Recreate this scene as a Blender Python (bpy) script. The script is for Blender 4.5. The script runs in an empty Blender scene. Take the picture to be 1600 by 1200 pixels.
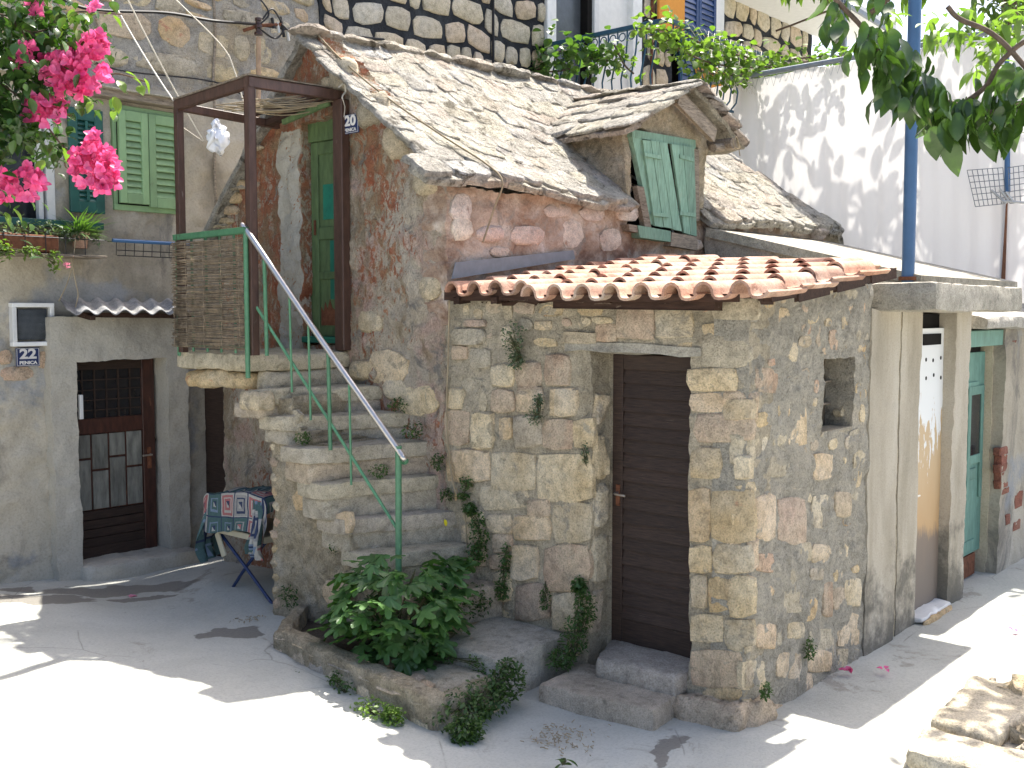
import bpy, bmesh, math, random
import numpy as np
from mathutils import Vector, Matrix
random.seed(7); RS = np.random.RandomState(11)
sc = bpy.context.scene
COL = sc.collection
# ---------------------------------------------------------------- camera (X runs along the right-hand wall, Y along the gable, Z up)
FPX = 1656.0
PIT = math.atan(113/FPX)
TH = math.atan(1450/(FPX/math.cos(PIT)))
CAM = np.array([-5.39648, -2.93966, 2.4])
_f = np.array([math.cos(TH), math.sin(TH), 0]); RT = np.array([math.sin(TH), -math.cos(TH), 0]); UZ = np.array([0, 0, 1.])
FW = _f*math.cos(PIT)-UZ*math.sin(PIT); UP = _f*math.sin(PIT)+UZ*math.cos(PIT)
cd = bpy.data.cameras.new('camera'); cam = bpy.data.objects.new('camera', cd); COL.objects.link(cam)
cd.sensor_width = 36; cd.lens = 36*FPX/1600; cd.clip_end = 500; cd.clip_start = 0.05
cam.matrix_world = Matrix(((RT[0], UP[0], -FW[0], CAM[0]), (RT[1], UP[1], -FW[1], CAM[1]), (RT[2], UP[2], -FW[2], CAM[2]), (0, 0, 0, 1)))
sc.camera = cam
# ---------------------------------------------------------------- light
SUN = np.array([0.545, 0.045, 1.0]); SUN = SUN/np.linalg.norm(SUN)      # towards the sun
w = bpy.data.worlds.new('World'); sc.world = w; w.use_nodes = True
nt = w.node_tree; nt.nodes.clear()
sky = nt.nodes.new('ShaderNodeTexSky'); sky.sky_type = 'NISHITA'; sky.sun_disc = False
sky.sun_elevation = math.asin(SUN[2]); sky.sun_rotation = math.atan2(SUN[0], SUN[1])
sky.air_density = 0.75; sky.dust_density = 4.0; sky.ozone_density = 1.0; sky.altitude = 50
bg = nt.nodes.new('ShaderNodeBackground'); bg.inputs['Strength'].default_value = 0.15
wo = nt.nodes.new('ShaderNodeOutputWorld')
nt.links.new(sky.outputs[0], bg.inputs[0]); nt.links.new(bg.outputs[0], wo.inputs[0])
sd = bpy.data.lights.new('sun', 'SUN'); so = bpy.data.objects.new('sun', sd); COL.objects.link(so)
sd.energy = 4.7; sd.angle = math.radians(0.55); sd.color = (1.0, 0.95, 0.87)
so.rotation_euler = Vector(SUN).to_track_quat('Z', 'Y').to_euler(); so.location = (5, 0, 12)
sc.view_settings.view_transform = 'Standard'; sc.view_settings.look = 'None'
sc.view_settings.exposure = 1.38; sc.view_settings.gamma = 1.0; sc.view_settings.use_curve_mapping = False
# ---------------------------------------------------------------- geometry helpers
def ray(px, py): return FW*FPX+RT*(px-800)-UP*(py-600)
def at(ax, c, px, py):                    # where the line of sight through a photo pixel meets a plane of the building
    v = ray(px, py); return CAM+v*((c-CAM[ax])/v[ax])
def far(px, py, dist):
    v = ray(px, py); return CAM+v/np.linalg.norm(v)*dist
def rect(ax, c, x0, y0, x1, y1):
    a = at(ax, c, x0, y0); b = at(ax, c, x1, y1); u = 1-ax
    return min(a[u], b[u]), max(a[u], b[u]), min(a[2], b[2]), max(a[2], b[2])
_T = RS.rand(32, 32, 32, 3)*2-1
def vn(p, s):                             # smooth vector noise
    p = np.asarray(p, float)*s+100.37; i = np.floor(p).astype(int); f = p-i; f = f*f*(3-2*f); i &= 31; j = (i+1) & 31
    o = 0
    for a in (0, 1):
        for b in (0, 1):
            for c in (0, 1):
                wt = (f[:, 0] if a else 1-f[:, 0])*(f[:, 1] if b else 1-f[:, 1])*(f[:, 2] if c else 1-f[:, 2])
                o = o+_T[(j if a else i)[:, 0], (j if b else i)[:, 1], (j if c else i)[:, 2]]*wt[:, None]
    return o
def low(p): return vn(p, 1.1)*.016+vn(p, 4.)*.014
def warp(p, amp=1.0): p = np.asarray(p, float); return p+(low(p)+vn(p, 11)*.011+vn(p, 27)*.007+vn(p, 60)*.0035)*amp
WL = {}
def link(o, parent=None, loc=(0, 0, 0)):
    COL.objects.link(o); loc = np.array(loc, float); WL[o.name] = loc
    if parent is not None: o.parent = parent; o.location = loc-WL[parent.name]
    else: o.location = loc
    return o
def tag(o, label=None, cat=None, group=None, kind=None):
    for k, v in (('label', label), ('category', cat), ('group', group), ('kind', kind)):
        if v: o[k] = v
    return o
def thing(name, label, cat, loc=(0, 0, 0), group=None):
    o = bpy.data.objects.new(name, None); o.empty_display_size = .1
    return tag(link(o, None, loc), label, cat, group)
def mesh(name, V, Fc, m=None, parent=None, smooth=True, sharp=None, center=True, mi=None):
    V = np.asarray(V, float).reshape(-1, 3); c = V.mean(0) if center else np.zeros(3)
    me = bpy.data.meshes.new(name); me.from_pydata((V-c).tolist(), [], [list(map(int, f)) for f in Fc]); 
    for q in (m if isinstance(m, (list, tuple)) else [m]):
        if q: me.materials.append(q)
    if mi is not None: me.polygons.foreach_set('material_index', np.array(mi, dtype=np.int32))
    if smooth: me.polygons.foreach_set('use_smooth', [True]*len(me.polygons))
    me.update()
    if smooth and sharp: me.set_sharp_from_angle(angle=math.radians(sharp))
    return link(bpy.data.objects.new(name, me), parent, c)
def boxdata(lo, hi, bev=.006, rot=None, jit=0):
    lo = np.minimum(lo, hi); hi = np.maximum(lo, hi); return lo, hi
def box(name, m, parent, lo, hi, bev=.006, rz=None, jit=0.0, sub=0, ry=None, rx=None):
    a = np.array(lo, float); b = np.array(hi, float); lo = np.minimum(a, b); hi = np.maximum(a, b); c = (lo+hi)/2; h = (hi-lo)/2
    bm = bmesh.new(); bmesh.ops.create_cube(bm, size=2)
    if sub: bmesh.ops.subdivide_edges(bm, edges=bm.edges[:], cuts=sub, use_grid_fill=True)
    for v in bm.verts: v.co = Vector((v.co.x*h[0], v.co.y*h[1], v.co.z*h[2]))
    bev = min(bev, min(h)*.6)
    if bev > 0 and not sub: bmesh.ops.bevel(bm, geom=bm.edges[:], offset=bev, segments=1, affect='EDGES')
    for v in bm.verts:
        if jit: v.co += Vector([random.uniform(-jit, jit) for _ in range(3)])
    R = Matrix()
    if rx: R = Matrix.Rotation(rx, 4, 'X') @ R
    if ry: R = Matrix.Rotation(ry, 4, 'Y') @ R
    if rz: R = Matrix.Rotation(rz, 4, 'Z') @ R
    bm.transform(R)
    me = bpy.data.meshes.new(name); bm.to_mesh(me); bm.free(); me.materials.append(m)
    if sub:
        co = np.array([v.co[:] for v in me.vertices])+c; co = warp(co, sub*.0+1.0)-c
        me.vertices.foreach_set('co', co.ravel()); me.polygons.foreach_set('use_smooth', [True]*len(me.polygons)); me.set_sharp_from_angle(angle=math.radians(50))
    return link(bpy.data.objects.new(name, me), parent, c)
def pbox(name, m, parent, ax, c, px, t=.03, off=0., bev=.004, jit=0.):   # a board on a wall plane; px = photo rectangle of its face
    u0, u1, v0, v1 = rect(ax, c, *px)
    lo = [0, 0, v0]; hi = [0, 0, v1]; lo[1-ax] = u0; hi[1-ax] = u1; lo[ax] = c+off; hi[ax] = c+off+t
    return box(name, m, parent, lo, hi, bev, jit=jit)
def tubeVF(P, r, n=8, closed=False):
    P = np.array(P, float); m = len(P); rr = np.full(m, r) if np.isscalar(r) else np.array(r); V = []; Fc = []
    T = np.gradient(P, axis=0); T /= np.linalg.norm(T, axis=1)[:, None]+1e-9
    a = np.array([0, 0, 1.]) if abs(T[0][2]) < .9 else np.array([1., 0, 0]); x = np.cross(T[0], a); x /= np.linalg.norm(x)
    for i in range(m):
        x = x-T[i]*(x@T[i]); x /= np.linalg.norm(x)+1e-9; y = np.cross(T[i], x)
        for k in range(n): t = 2*math.pi*k/n; V.append(P[i]+(x*math.cos(t)+y*math.sin(t))*rr[i])
    for i in range(m-1):
        for k in range(n): k2 = (k+1) % n; Fc.append((i*n+k, i*n+k2, (i+1)*n+k2, (i+1)*n+k))
    Fc.append(tuple(range(n))[::-1]); Fc.append(tuple((m-1)*n+k for k in range(n)))
    return np.array(V), Fc
def tube(name, m, parent, P, r, n=8): V, Fc = tubeVF(P, r, n); return mesh(name, V, Fc, m, parent, sharp=60)
def join(parts):
    V = []; Fc = []; o = 0
    for v, f in parts: V.append(np.asarray(v)); Fc += [tuple(i+o for i in q) for q in f]; o += len(v)
    return np.concatenate(V), Fc
def curve(pts, n=8):                      # smooth path through points (Catmull-Rom)
    P = [np.array(p, float) for p in pts]; P = [2*P[0]-P[1]]+P+[2*P[-1]-P[-2]]; out = []
    for i in range(1, len(P)-2):
        for k in range(n):
            t = k/n; out.append(.5*((2*P[i])+(-P[i-1]+P[i+1])*t+(2*P[i-1]-5*P[i]+4*P[i+1]-P[i+2])*t*t+(-P[i-1]+3*P[i]-3*P[i+1]+P[i+2])*t**3))
    out.append(P[-2]); return out
def sag(a, b, s, n=14):
    a = np.array(a, float); b = np.array(b, float); return [a+(b-a)*t-np.array([0, 0, s*4*t*(1-t)]) for t in np.linspace(0, 1, n)]
def lines(a, b, res, extra=()):
    L = list(np.linspace(a, b, max(2, int(round((b-a)/res))+1)))
    for e in extra:
        if a+1e-4 < e < b-1e-4:
            L = [q for q in L if abs(q-e) > res*.45 or q in (a, b)]+[e]
    return np.array(sorted(L))
def panel(name, m, parent, ax, c, u0, u1, v0, v1, res=.02, holes=(), keep=None, t=.2, amp=1.0, shape=None):
    """rough wall sheet facing -X (ax 0) or -Y (ax 1), with thickness t behind its edges and real openings"""
    us = lines(u0, u1, res, [q for h in holes for q in h[:2]]); vs = lines(v0, v1, res, [q for h in holes for q in h[2:]])
    nu, nv = len(us), len(vs); Ug, Vg = np.meshgrid(us, vs, indexing='ij'); P = np.zeros((nu*nv, 3)); P[:, 1-ax] = Ug.ravel(); P[:, 2] = Vg.ravel(); P[:, ax] = c
    cu = (us[1:]+us[:-1])/2; cv = (vs[1:]+vs[:-1])/2; M = np.ones((nu-1, nv-1), bool); CU, CV = np.meshgrid(cu, cv, indexing='ij')
    for h in holes: M &= ~((CU > h[0]) & (CU < h[1]) & (CV > h[2]) & (CV < h[3]))
    if keep is not None: M &= keep(CU, CV)
    if shape is not None: P[:, ax] += shape(Ug.ravel(), Vg.ravel())
    W = warp(P, amp); I = np.arange(nu*nv).reshape(nu, nv)
    i, j = np.nonzero(M); flip = ax == 1
    Q = np.stack([I[i, j], I[i+1, j], I[i+1, j+1], I[i, j+1]], 1)
    if not flip: Q = Q[:, ::-1]
    back = W.copy(); back[:, ax] = c+t+(shape(Ug.ravel(), Vg.ravel()) if shape is not None else 0)
    used = {}; F2 = Q.tolist(); V2 = [W]; n0 = len(W)
    pad = np.zeros((nu+1, nv+1), bool); pad[1:-1, 1:-1] = M
    E = []
    for a, b, (di, dj), e in ((0, 0, (-1, 0), ((0, 1), (0, 0))), (0, 0, (1, 0), ((1, 0), (1, 1))), (0, 0, (0, -1), ((0, 0), (1, 0))), (0, 0, (0, 1), ((1, 1), (0, 1)))):
        ii, jj = np.nonzero(M & ~pad[1+di:nu+di, 1+dj:nv+dj]) if True else None
        for x, y in zip(ii, jj): E.append((I[x+e[0][0], y+e[0][1]], I[x+e[1][0], y+e[1][1]]))
    bp = []
    def bk(k):
        if k not in used: used[k] = n0+len(bp); bp.append(back[k])
        return used[k]
    for a, b in E:
        q = (b, a, bk(a), bk(b)); F2.append(q[::-1] if not flip else q)
    V = np.concatenate([W]+([np.array(bp)] if bp else []))
    ok = np.unique(np.array([k for q in F2 for k in q])); mp = -np.ones(len(V), int); mp[ok] = np.arange(len(ok))
    return mesh(name, V[ok], mp[np.array(F2)], m, parent, sharp=60)
def stone(name, m, parent, ax, c, quad, proud=.01, n=10, pw=5, depth=.03, jit=.05, inner=.84):
    """one hewn stone set in a wall: quad = four (u,v) corners in order"""
    q = np.array(quad, float); cen = q.mean(0); P3 = np.zeros((1, 3)); P3[0, 1-ax] = cen[0]; P3[0, 2] = cen[1]; P3[0, ax] = c
    lo = low(P3)[0]; ph = random.uniform(0, 6.28)
    ring = []
    for k in range(n):
        t = 2*math.pi*(k+.5)/n+random.uniform(-.1, .1); cc, ss = math.cos(t), math.sin(t); r = 1/(abs(cc)**pw+abs(ss)**pw)**(1/pw)*(1+random.uniform(-jit, jit*.4)); a, b = cc*r, ss*r
        ring.append(((1-a)*(1-b)*q[0]+(1+a)*(1-b)*q[1]+(1+a)*(1+b)*q[2]+(1-a)*(1+b)*q[3])/4)
    ring = np.array(ring); V = []
    for s, d, jj in ((1, -depth, 0), (.985, proud*.35, 0), (inner, proud, 1)):
        for p in ring:
            u = cen+(p-cen)*s; h = d+(random.uniform(-.35, .35)*abs(proud)*.8 if jj else 0)
            v = [0, 0, u[1]+lo[2]]; v[1-ax] = u[0]+lo[1-ax]; v[ax] = c-h+lo[ax]; V.append(v)
    v = [0, 0, cen[1]+lo[2]]; v[1-ax] = cen[0]+lo[1-ax]; v[ax] = c-proud*1.15+lo[ax]; V.append(v)
    Fc = []
    for r in (0, 1):
        for k in range(n): k2 = (k+1) % n; Fc.append((r*n+k, r*n+k2, (r+1)*n+k2, (r+1)*n+k))
    for k in range(n): Fc.append((2*n+k, 2*n+(k+1) % n, 3*n))
    area = np.sum(ring[:, 0]*np.roll(ring[:, 1], -1)-np.roll(ring[:, 0], -1)*ring[:, 1])
    if (area > 0) == (ax == 0): Fc = [f[::-1] for f in Fc]
    return mesh(name, V, Fc, m, parent, sharp=48)
def cobbles(u0, u1, v0, v1, w, h, gap, jit=.18):
    """coursed irregular quads filling a rectangle, each shrunk for its joint"""
    out = []; v = v0; prev = None; 
    ph = [random.uniform(0, 9) for _ in range(3)]
    wav = lambda u, v: .12*h*math.sin(u*2.3+ph[0]+v)+.1*h*math.sin(u*5.1+ph[1]-v)
    while v < v1-h*.3:
        hh = h*random.uniform(.75, 1.3); u = u0-random.uniform(0, w)
        sk = [random.uniform(-jit, jit)*w*.4]
        while u < u1:
            ww = w*random.choice([.55, .8, 1, 1.2, 1.5])*random.uniform(.85, 1.15); s2 = random.uniform(-jit, jit)*w*.5; g = gap/2*random.uniform(.7, 1.6)
            a = [(u+g, v+g), (u+ww-g, v+g), (u+ww+s2-g, v+hh-g), (u+sk[0]+g, v+hh-g)]
            if ww > w*.7 and random.random() < .13:
                k = random.uniform(.4, .6); parts = [[a[0], a[1], (a[2][0], v+hh*k-g), (a[3][0], v+hh*k-g)], [(a[0][0], v+hh*k+g), (a[1][0], v+hh*k+g), a[2], a[3]]]
            else: parts = [a]
            for p in parts: out.append([(max(u0, min(u1, x)), y+wav(x, y)+random.uniform(-.04, .04)*h) for x, y in p])
            u += ww; sk = [s2]
        v += hh
    return [q for q in out if abs(q[1][0]-q[0][0]) > w*.25 and abs(q[2][0]-q[3][0]) > w*.2]
# ---------------------------------------------------------------- materials
class NT:
    def __init__(s, name, rough=.9, spec=.25):
        s.m = bpy.data.materials.new(name); s.m.use_nodes = True; s.t = s.m.node_tree; s.b = s.t.nodes['Principled BSDF']; s.out = s.t.nodes['Material Output']
        s.b.inputs['Roughness'].default_value = rough; s.b.inputs['Specular IOR Level'].default_value = spec
        g = s.t.nodes.new('ShaderNodeNewGeometry'); s.pos = g.outputs['Position']; s.geo = g
    def n(s, t, **k):
        o = s.t.nodes.new(t)
        for a, b in k.items(): setattr(o, a, b)
        return o
    def l(s, a, b): s.t.links.new(a, b)
    def stretch(s, v):
        mp = s.n('ShaderNodeMapping'); mp.inputs['Scale'].default_value = v; s.l(s.pos, mp.inputs[0]); return mp.outputs[0]
    def noise(s, scale, detail=4, rough=.55, vec=None, dist=0):
        o = s.n('ShaderNodeTexNoise'); o.inputs['Scale'].default_value = scale; o.inputs['Detail'].default_value = detail; o.inputs['Roughness'].default_value = rough; o.inputs['Distortion'].default_value = dist
        s.l(vec or s.pos, o.inputs['Vector']); return o.outputs[0]
    def voro(s, scale, feature='F1', vec=None):
        o = s.n('ShaderNodeTexVoronoi', feature=feature); o.inputs['Scale'].default_value = scale; s.l(vec or s.pos, o.inputs['Vector']); return o.outputs[0]
    def ramp(s, f, st):
        o = s.n('ShaderNodeValToRGB'); e = o.color_ramp.elements
        while len(e) < len(st): e.new(.5)
        for k, (p, c) in enumerate(st): e[k].position = p; e[k].color = (c, c, c, 1) if np.isscalar(c) else (*c, 1)
        s.l(f, o.inputs[0]); return o.outputs[0]
    def mix(s, f, a, b, mode='MIX'):
        o = s.n('ShaderNodeMix', data_type='RGBA', blend_type=mode)
        for k, v in ((0, f), (6, a), (7, b)):
            if hasattr(v, 'links') or hasattr(v, 'is_linked'): s.l(v, o.inputs[k])
            else: o.inputs[k].default_value = v if k == 0 else ((*v, 1) if not np.isscalar(v) else (v, v, v, 1))
        return o.outputs[2]
    def math(s, op, a, b=0.):
        o = s.n('ShaderNodeMath', operation=op)
        for k, v in ((0, a), (1, b)):
            if hasattr(v, 'is_linked'): s.l(v, o.inputs[k])
            else: o.inputs[k].default_value = v
        return o.outputs[0]
    def rnd(s): return s.n('ShaderNodeObjectInfo').outputs['Random']
    def bump(s, h, dist=.01, st=1., prev=None):
        o = s.n('ShaderNodeBump'); o.inputs['Distance'].default_value = dist; o.inputs['Strength'].default_value = st; s.l(h, o.inputs['Height'])
        if prev: s.l(prev, o.inputs['Normal'])
        return o.outputs[0]
    def fin(s, col, nrm=None, rough=None):
        if hasattr(col, 'is_linked'): s.l(col, s.b.inputs['Base Color'])
        else: s.b.inputs['Base Color'].default_value = (*col, 1)
        if nrm: s.l(nrm, s.b.inputs['Normal'])
        if rough: s.l(rough, s.b.inputs['Roughness'])
        return s.m
def rocky(name, cols, spots=None, spotamt=.5, vary=.25, bd=.012, fine=90, scale=2.2, rough=.92, stains=None):
    """mineral surface: patches, grain, pits, per-piece tint"""
    s = NT(name, rough, .2); n1 = s.noise(scale, 5, .6); k = len(cols)
    c = s.ramp(n1, [(.3+.4*i/(k-1), cols[i]) for i in range(k)])
    n2 = s.noise(14, 6, .65); c = s.mix(.6, c, s.ramp(n2, [(.28, .4), (.5, 1.), (.72, 1.35)]), 'MULTIPLY')
    if spots: c = s.mix(s.ramp(s.noise(6.5, 5, .7, dist=.6), [(spotamt, 0.), (spotamt+.08, 1.)]), c, spots)
    if stains: c = s.mix(s.ramp(s.noise(1.7, 6, .65, dist=.4), [(.53, 0.), (.66, .85)]), c, stains)
    n3 = s.noise(fine, 3, .7); c = s.mix(.7, c, s.ramp(n3, [(.3, .5), (.5, 1.05), (.7, 1.35)]), 'MULTIPLY')
    if vary:
        r = s.rnd(); c = s.mix(1., c, s.ramp(r, [(0, tuple(1-vary*x for x in (1, 1.05, 1.15))), (.35, (1, .98, .93)), (.6, (1+vary*.25, 1, .9)), (.8, (1.0, .9, .84)), (1, (.95, .97, 1.))]), 'MULTIPLY')
    b = s.bump(n2, bd*2.6, 1.); b = s.bump(s.noise(38, 5, .7), bd*1.1, 1., b); b = s.bump(n3, bd*.35, .9, b)
    return s.fin(c, b)
def plain(name, col, rough=.6, spec=.4, var=.25, metal=0, sc_=12, bd=.002, vec=None, dirt=None, dirtamt=.55):
    s = NT(name, rough, spec); s.b.inputs['Metallic'].default_value = metal; v = s.stretch(vec) if vec else None
    n1 = s.noise(sc_, 5, .65, v); lo = tuple(x*(1-var) for x in col); hi = tuple(min(1, x*(1+var)) for x in col)
    c = s.ramp(n1, [(.3, lo), (.7, hi)])
    if dirt: c = s.mix(s.ramp(s.noise(sc_*.6, 7, .75, v, .5), [(dirtamt, 0.), (dirtamt+.05, 1.)]), c, dirt)
    c = s.mix(1., c, s.ramp(s.rnd(), [(0, .82), (1, 1.12)]), 'MULTIPLY')
    return s.fin(c, s.bump(n1, bd, .8))
def leafmat(name, col, col2, trans=.35, rough=.4, tint=(1.6, 1.9, .6)):
    s = NT(name, rough, .5); r = s.noise(9, 3); rr = s.rnd(); c = s.ramp(r, [(.35, col), (.65, col2)]); c = s.mix(.8, c, s.ramp(rr, [(0, .7), (1, 1.25)]), 'MULTIPLY')
    s.l(c, s.b.inputs['Base Color']); t = s.n('ShaderNodeBsdfTranslucent'); s.l(s.mix(1., c, tint, 'MULTIPLY'), t.inputs[0]); mx = s.n('ShaderNodeMixShader'); mx.inputs[0].default_value = trans
    s.l(s.b.outputs[0], mx.inputs[1]); s.l(t.outputs[0], mx.inputs[2]); s.l(mx.outputs[0], s.out.inputs[0]); return s.m
M = {}
M['mortar'] = rocky('mortar', [(.35, .30, .215), (.48, .415, .305), (.56, .485, .36)], spots=(.29, .265, .21), spotamt=.60, vary=0, bd=.022, stains=(.48, .42, .32))
M['stone'] = rocky('limestone', [(.56, .44, .27), (.67, .57, .41), (.72, .65, .52)], spots=(.42, .37, .29), spotamt=.56, vary=.16, bd=.014)
M['stone_red'] = rocky('reddish_limestone', [(.54, .36, .25), (.60, .49, .37), (.57, .43, .33)], spots=(.42, .36, .29), spotamt=.6, vary=.15, bd=.016)
M['stone_gold'] = rocky('golden_limestone', [(.56, .41, .22), (.60, .48, .31), (.55, .48, .37)], spots=(.52, .28, .18), spotamt=.62, vary=.15, bd=.014)
M['stone_grey'] = rocky('grey_limestone', [(.44, .39, .30), (.54, .48, .37), (.60, .54, .43)], spots=(.30, .265, .20), spotamt=.6, vary=.2, bd=.014)
M['facade_stone'] = rocky('yellow_facade_stone', [(.52, .42, .25), (.56, .49, .35), (.52, .47, .38)], spots=(.40, .38, .33), spotamt=.57, vary=.2, bd=.014)
M['pale_stone'] = rocky('pale_facing_stone', [(.44, .385, .28), (.52, .47, .37), (.46, .435, .38)], spots=(.38, .31, .20), spotamt=.62, vary=.16, bd=.008)
M['black_mortar'] = rocky('black_mortar', [(.018, .02, .023), (.03, .033, .038), (.05, .055, .06)], vary=0, bd=.01)
M['grey_mortar'] = rocky('grey_mortar', [(.30, .29, .27), (.40, .375, .33), (.46, .42, .345)], vary=0, bd=.02, stains=(.50, .42, .30))
M['slab'] = rocky('limewashed_slab', [(.37, .345, .295), (.54, .51, .45), (.66, .635, .575)], spots=(.18, .165, .135), spotamt=.56, vary=.08, bd=.045, fine=45, scale=5)
M['slab_edge'] = M['slab']
M['concrete'] = rocky('weathered_concrete', [(.27, .25, .215), (.36, .34, .29), (.42, .39, .34)], spots=(.17, .16, .14), spotamt=.62, vary=.06, bd=.008, stains=(.46, .43, .37))
M['step'] = rocky('worn_step_concrete', [(.40, .355, .275), (.50, .45, .36), (.57, .515, .42)], spots=(.28, .25, .195), spotamt=.6, vary=.08, bd=.012, fine=120)
M['tile'] = rocky('terracotta', [(.33, .165, .115), (.43, .26, .195), (.50, .37, .30)], spots=(.26, .14, .10), spotamt=.58, vary=.25, bd=.003, fine=140, rough=.8, stains=(.52, .43, .35))
M['brick'] = rocky('red_brick', [(.15, .06, .045), (.24, .10, .07), (.28, .15, .11)], vary=.25, bd=.006)
def gable_mat():
    s = NT('flaking_red_limewash', .93, .15); v = s.stretch((1, 1, .55))
    c = s.ramp(s.noise(1.6, 5, .6), [(.3, (.36, .29, .20)), (.5, (.53, .45, .34)), (.7, (.62, .55, .45))])
    c = s.mix(s.ramp(s.noise(2.6, 5, .6, dist=.5), [(.50, 0.), (.60, .8)]), c, (.57, .40, .33))
    c = s.mix(s.ramp(s.noise(3.4, 6, .7, dist=.8), [(.55, 0.), (.62, .85)]), c, (.27, .25, .22))
    fl = s.noise(17, 7, .75, v, .7); reg = s.noise(1.05, 3, .5)
    # red ochre survives mostly high on the gable and left of the door, in ragged flakes
    g = s.n('ShaderNodeSeparateXYZ'); s.l(s.pos, g.inputs[0])
    hz = s.ramp(s.math('MULTIPLY', s.math('ADD', g.outputs[2], s.math('MULTIPLY', g.outputs[1], .75)), .13), [(.50, 0.), (.82, .085)])
    k = s.math('ADD', s.math('ADD', s.math('MULTIPLY', fl, .9), s.math('MULTIPLY', reg, .55)), hz)
    c = s.mix(s.ramp(k, [(.785, 0.), (.83, .9)]), c, s.ramp(s.noise(7, 4), [(.3, (.36, .09, .04)), (.5, (.42, .16, .08)), (.7, (.40, .25, .14))]))
    c = s.mix(s.ramp(s.math('ADD', s.noise(5, 6, .7, v, .6), hz), [(.56, 0.), (.66, .7)]), c, (.31, .235, .145))
    n3 = s.noise(70, 4, .7); c = s.mix(.7, c, s.ramp(n3, [(.3, .5), (.5, 1.), (.7, 1.25)]), 'MULTIPLY')
    b = s.bump(s.noise(9, 6, .7), .07, 1.); b = s.bump(fl, .04, 1., b); b = s.bump(n3, .004, .8, b); return s.fin(c, b)
M['gable'] = gable_mat()
def eave_mat():
    s = NT('crumbling_pink_render', .93, .15)
    c = s.ramp(s.noise(3.0, 6, .65, dist=.5), [(.34, (.20, .12, .085)), (.43, (.34, .24, .175)), (.54, (.48, .385, .31)), (.66, (.64, .57, .50))])
    c = s.mix(s.ramp(s.noise(5, 6, .7, dist=.7), [(.56, 0.), (.62, .85)]), c, (.30, .27, .23))
    n3 = s.noise(70, 4, .7); c = s.mix(.6, c, s.ramp(n3, [(.3, .55), (.5, 1.), (.7, 1.2)]), 'MULTIPLY')
    b = s.bump(s.noise(9, 6, .7), .04, .9); b = s.bump(n3, .004, .8, b); return s.fin(c, b)
M['eave'] = eave_mat()
def plaster_mat(name, cols, dark, amt=.56, blue=None):
    s = NT(name, .93, .15); v = s.stretch((1, 1, .5)); c = s.ramp(s.noise(1.1, 6, .6, v, .5), [(.32, cols[0]), (.5, cols[1]), (.68, cols[2])])
    c = s.mix(s.ramp(s.noise(1.7, 8, .7, v, .7), [(amt, 0.), (amt+.13, .85)]), c, dark)
    if blue: c = s.mix(s.ramp(s.noise(1.3, 6, .6, None, .3), [(.54, 0.), (.62, .8)]), c, blue)
    n3 = s.noise(55, 5, .7); c = s.mix(.5, c, s.ramp(n3, [(.3, .6), (.5, 1.), (.7, 1.15)]), 'MULTIPLY')
    b = s.bump(s.noise(7, 6, .65), .02, .8); b = s.bump(n3, .003, .7, b); return s.fin(c, b)
M['plaster'] = plaster_mat('stained_plaster', [(.26, .23, .18), (.42, .375, .295), (.52, .475, .385)], (.14, .13, .115), .54, (.27, .28, .285))
M['surround'] = plaster_mat('smooth_cement_surround', [(.33, .30, .245), (.42, .39, .325), (.48, .45, .38)], (.20, .19, .16), .59)
M['rough_render'] = rocky('rough_stair_render', [(.40, .33, .22), (.52, .44, .31), (.58, .52, .41)], spots=(.30, .26, .19), spotamt=.58, vary=0, bd=.03, scale=4)
M['pale_plaster'] = plaster_mat('cream_plaster', [(.40, .34, .24), (.52, .45, .33), (.57, .51, .40)], (.30, .26, .20), .60)
def conc_wall():
    s = NT('streaked_concrete', .9, .2); v = s.stretch((1, 1, .18)); c = s.ramp(s.noise(3.0, 6, .6, v, .3), [(.3, (.30, .265, .20)), (.5, (.42, .375, .30)), (.7, (.49, .45, .37))])
    g = s.n('ShaderNodeSeparateXYZ'); s.l(s.pos, g.inputs[0])                           # rising damp: black mould with its own ragged outline
    k = s.math('ADD', s.math('MULTIPLY', s.noise(2.6, 7, .7), 1.0), s.math('MULTIPLY', g.outputs[2], -.32)); c = s.mix(s.ramp(k, [(.30, 0.), (.46, .8)]), c, (.10, .095, .08))
    n3 = s.noise(80, 5, .7); c = s.mix(.5, c, s.ramp(n3, [(.3, .6), (.5, 1.), (.7, 1.15)]), 'MULTIPLY')
    b = s.bump(s.noise(7, 6, .65), .012, .8); b = s.bump(n3, .002, .7, b); return s.fin(c, b)
M['conc_wall'] = conc_wall()
STAINS = [(*tuple(at(2, .17, px, py)[:2]), rx, ry, rot) for px, py, rx, ry, rot in ((190, 922, .75, .20, -.42), (60, 950, .5, .16, -.38), (15, 935, .22, .12, 0), (225, 937, .3, .09, -.3), (370, 990, .25, .14, 0), (1040, 1120, .3, .1, .2))]
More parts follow.
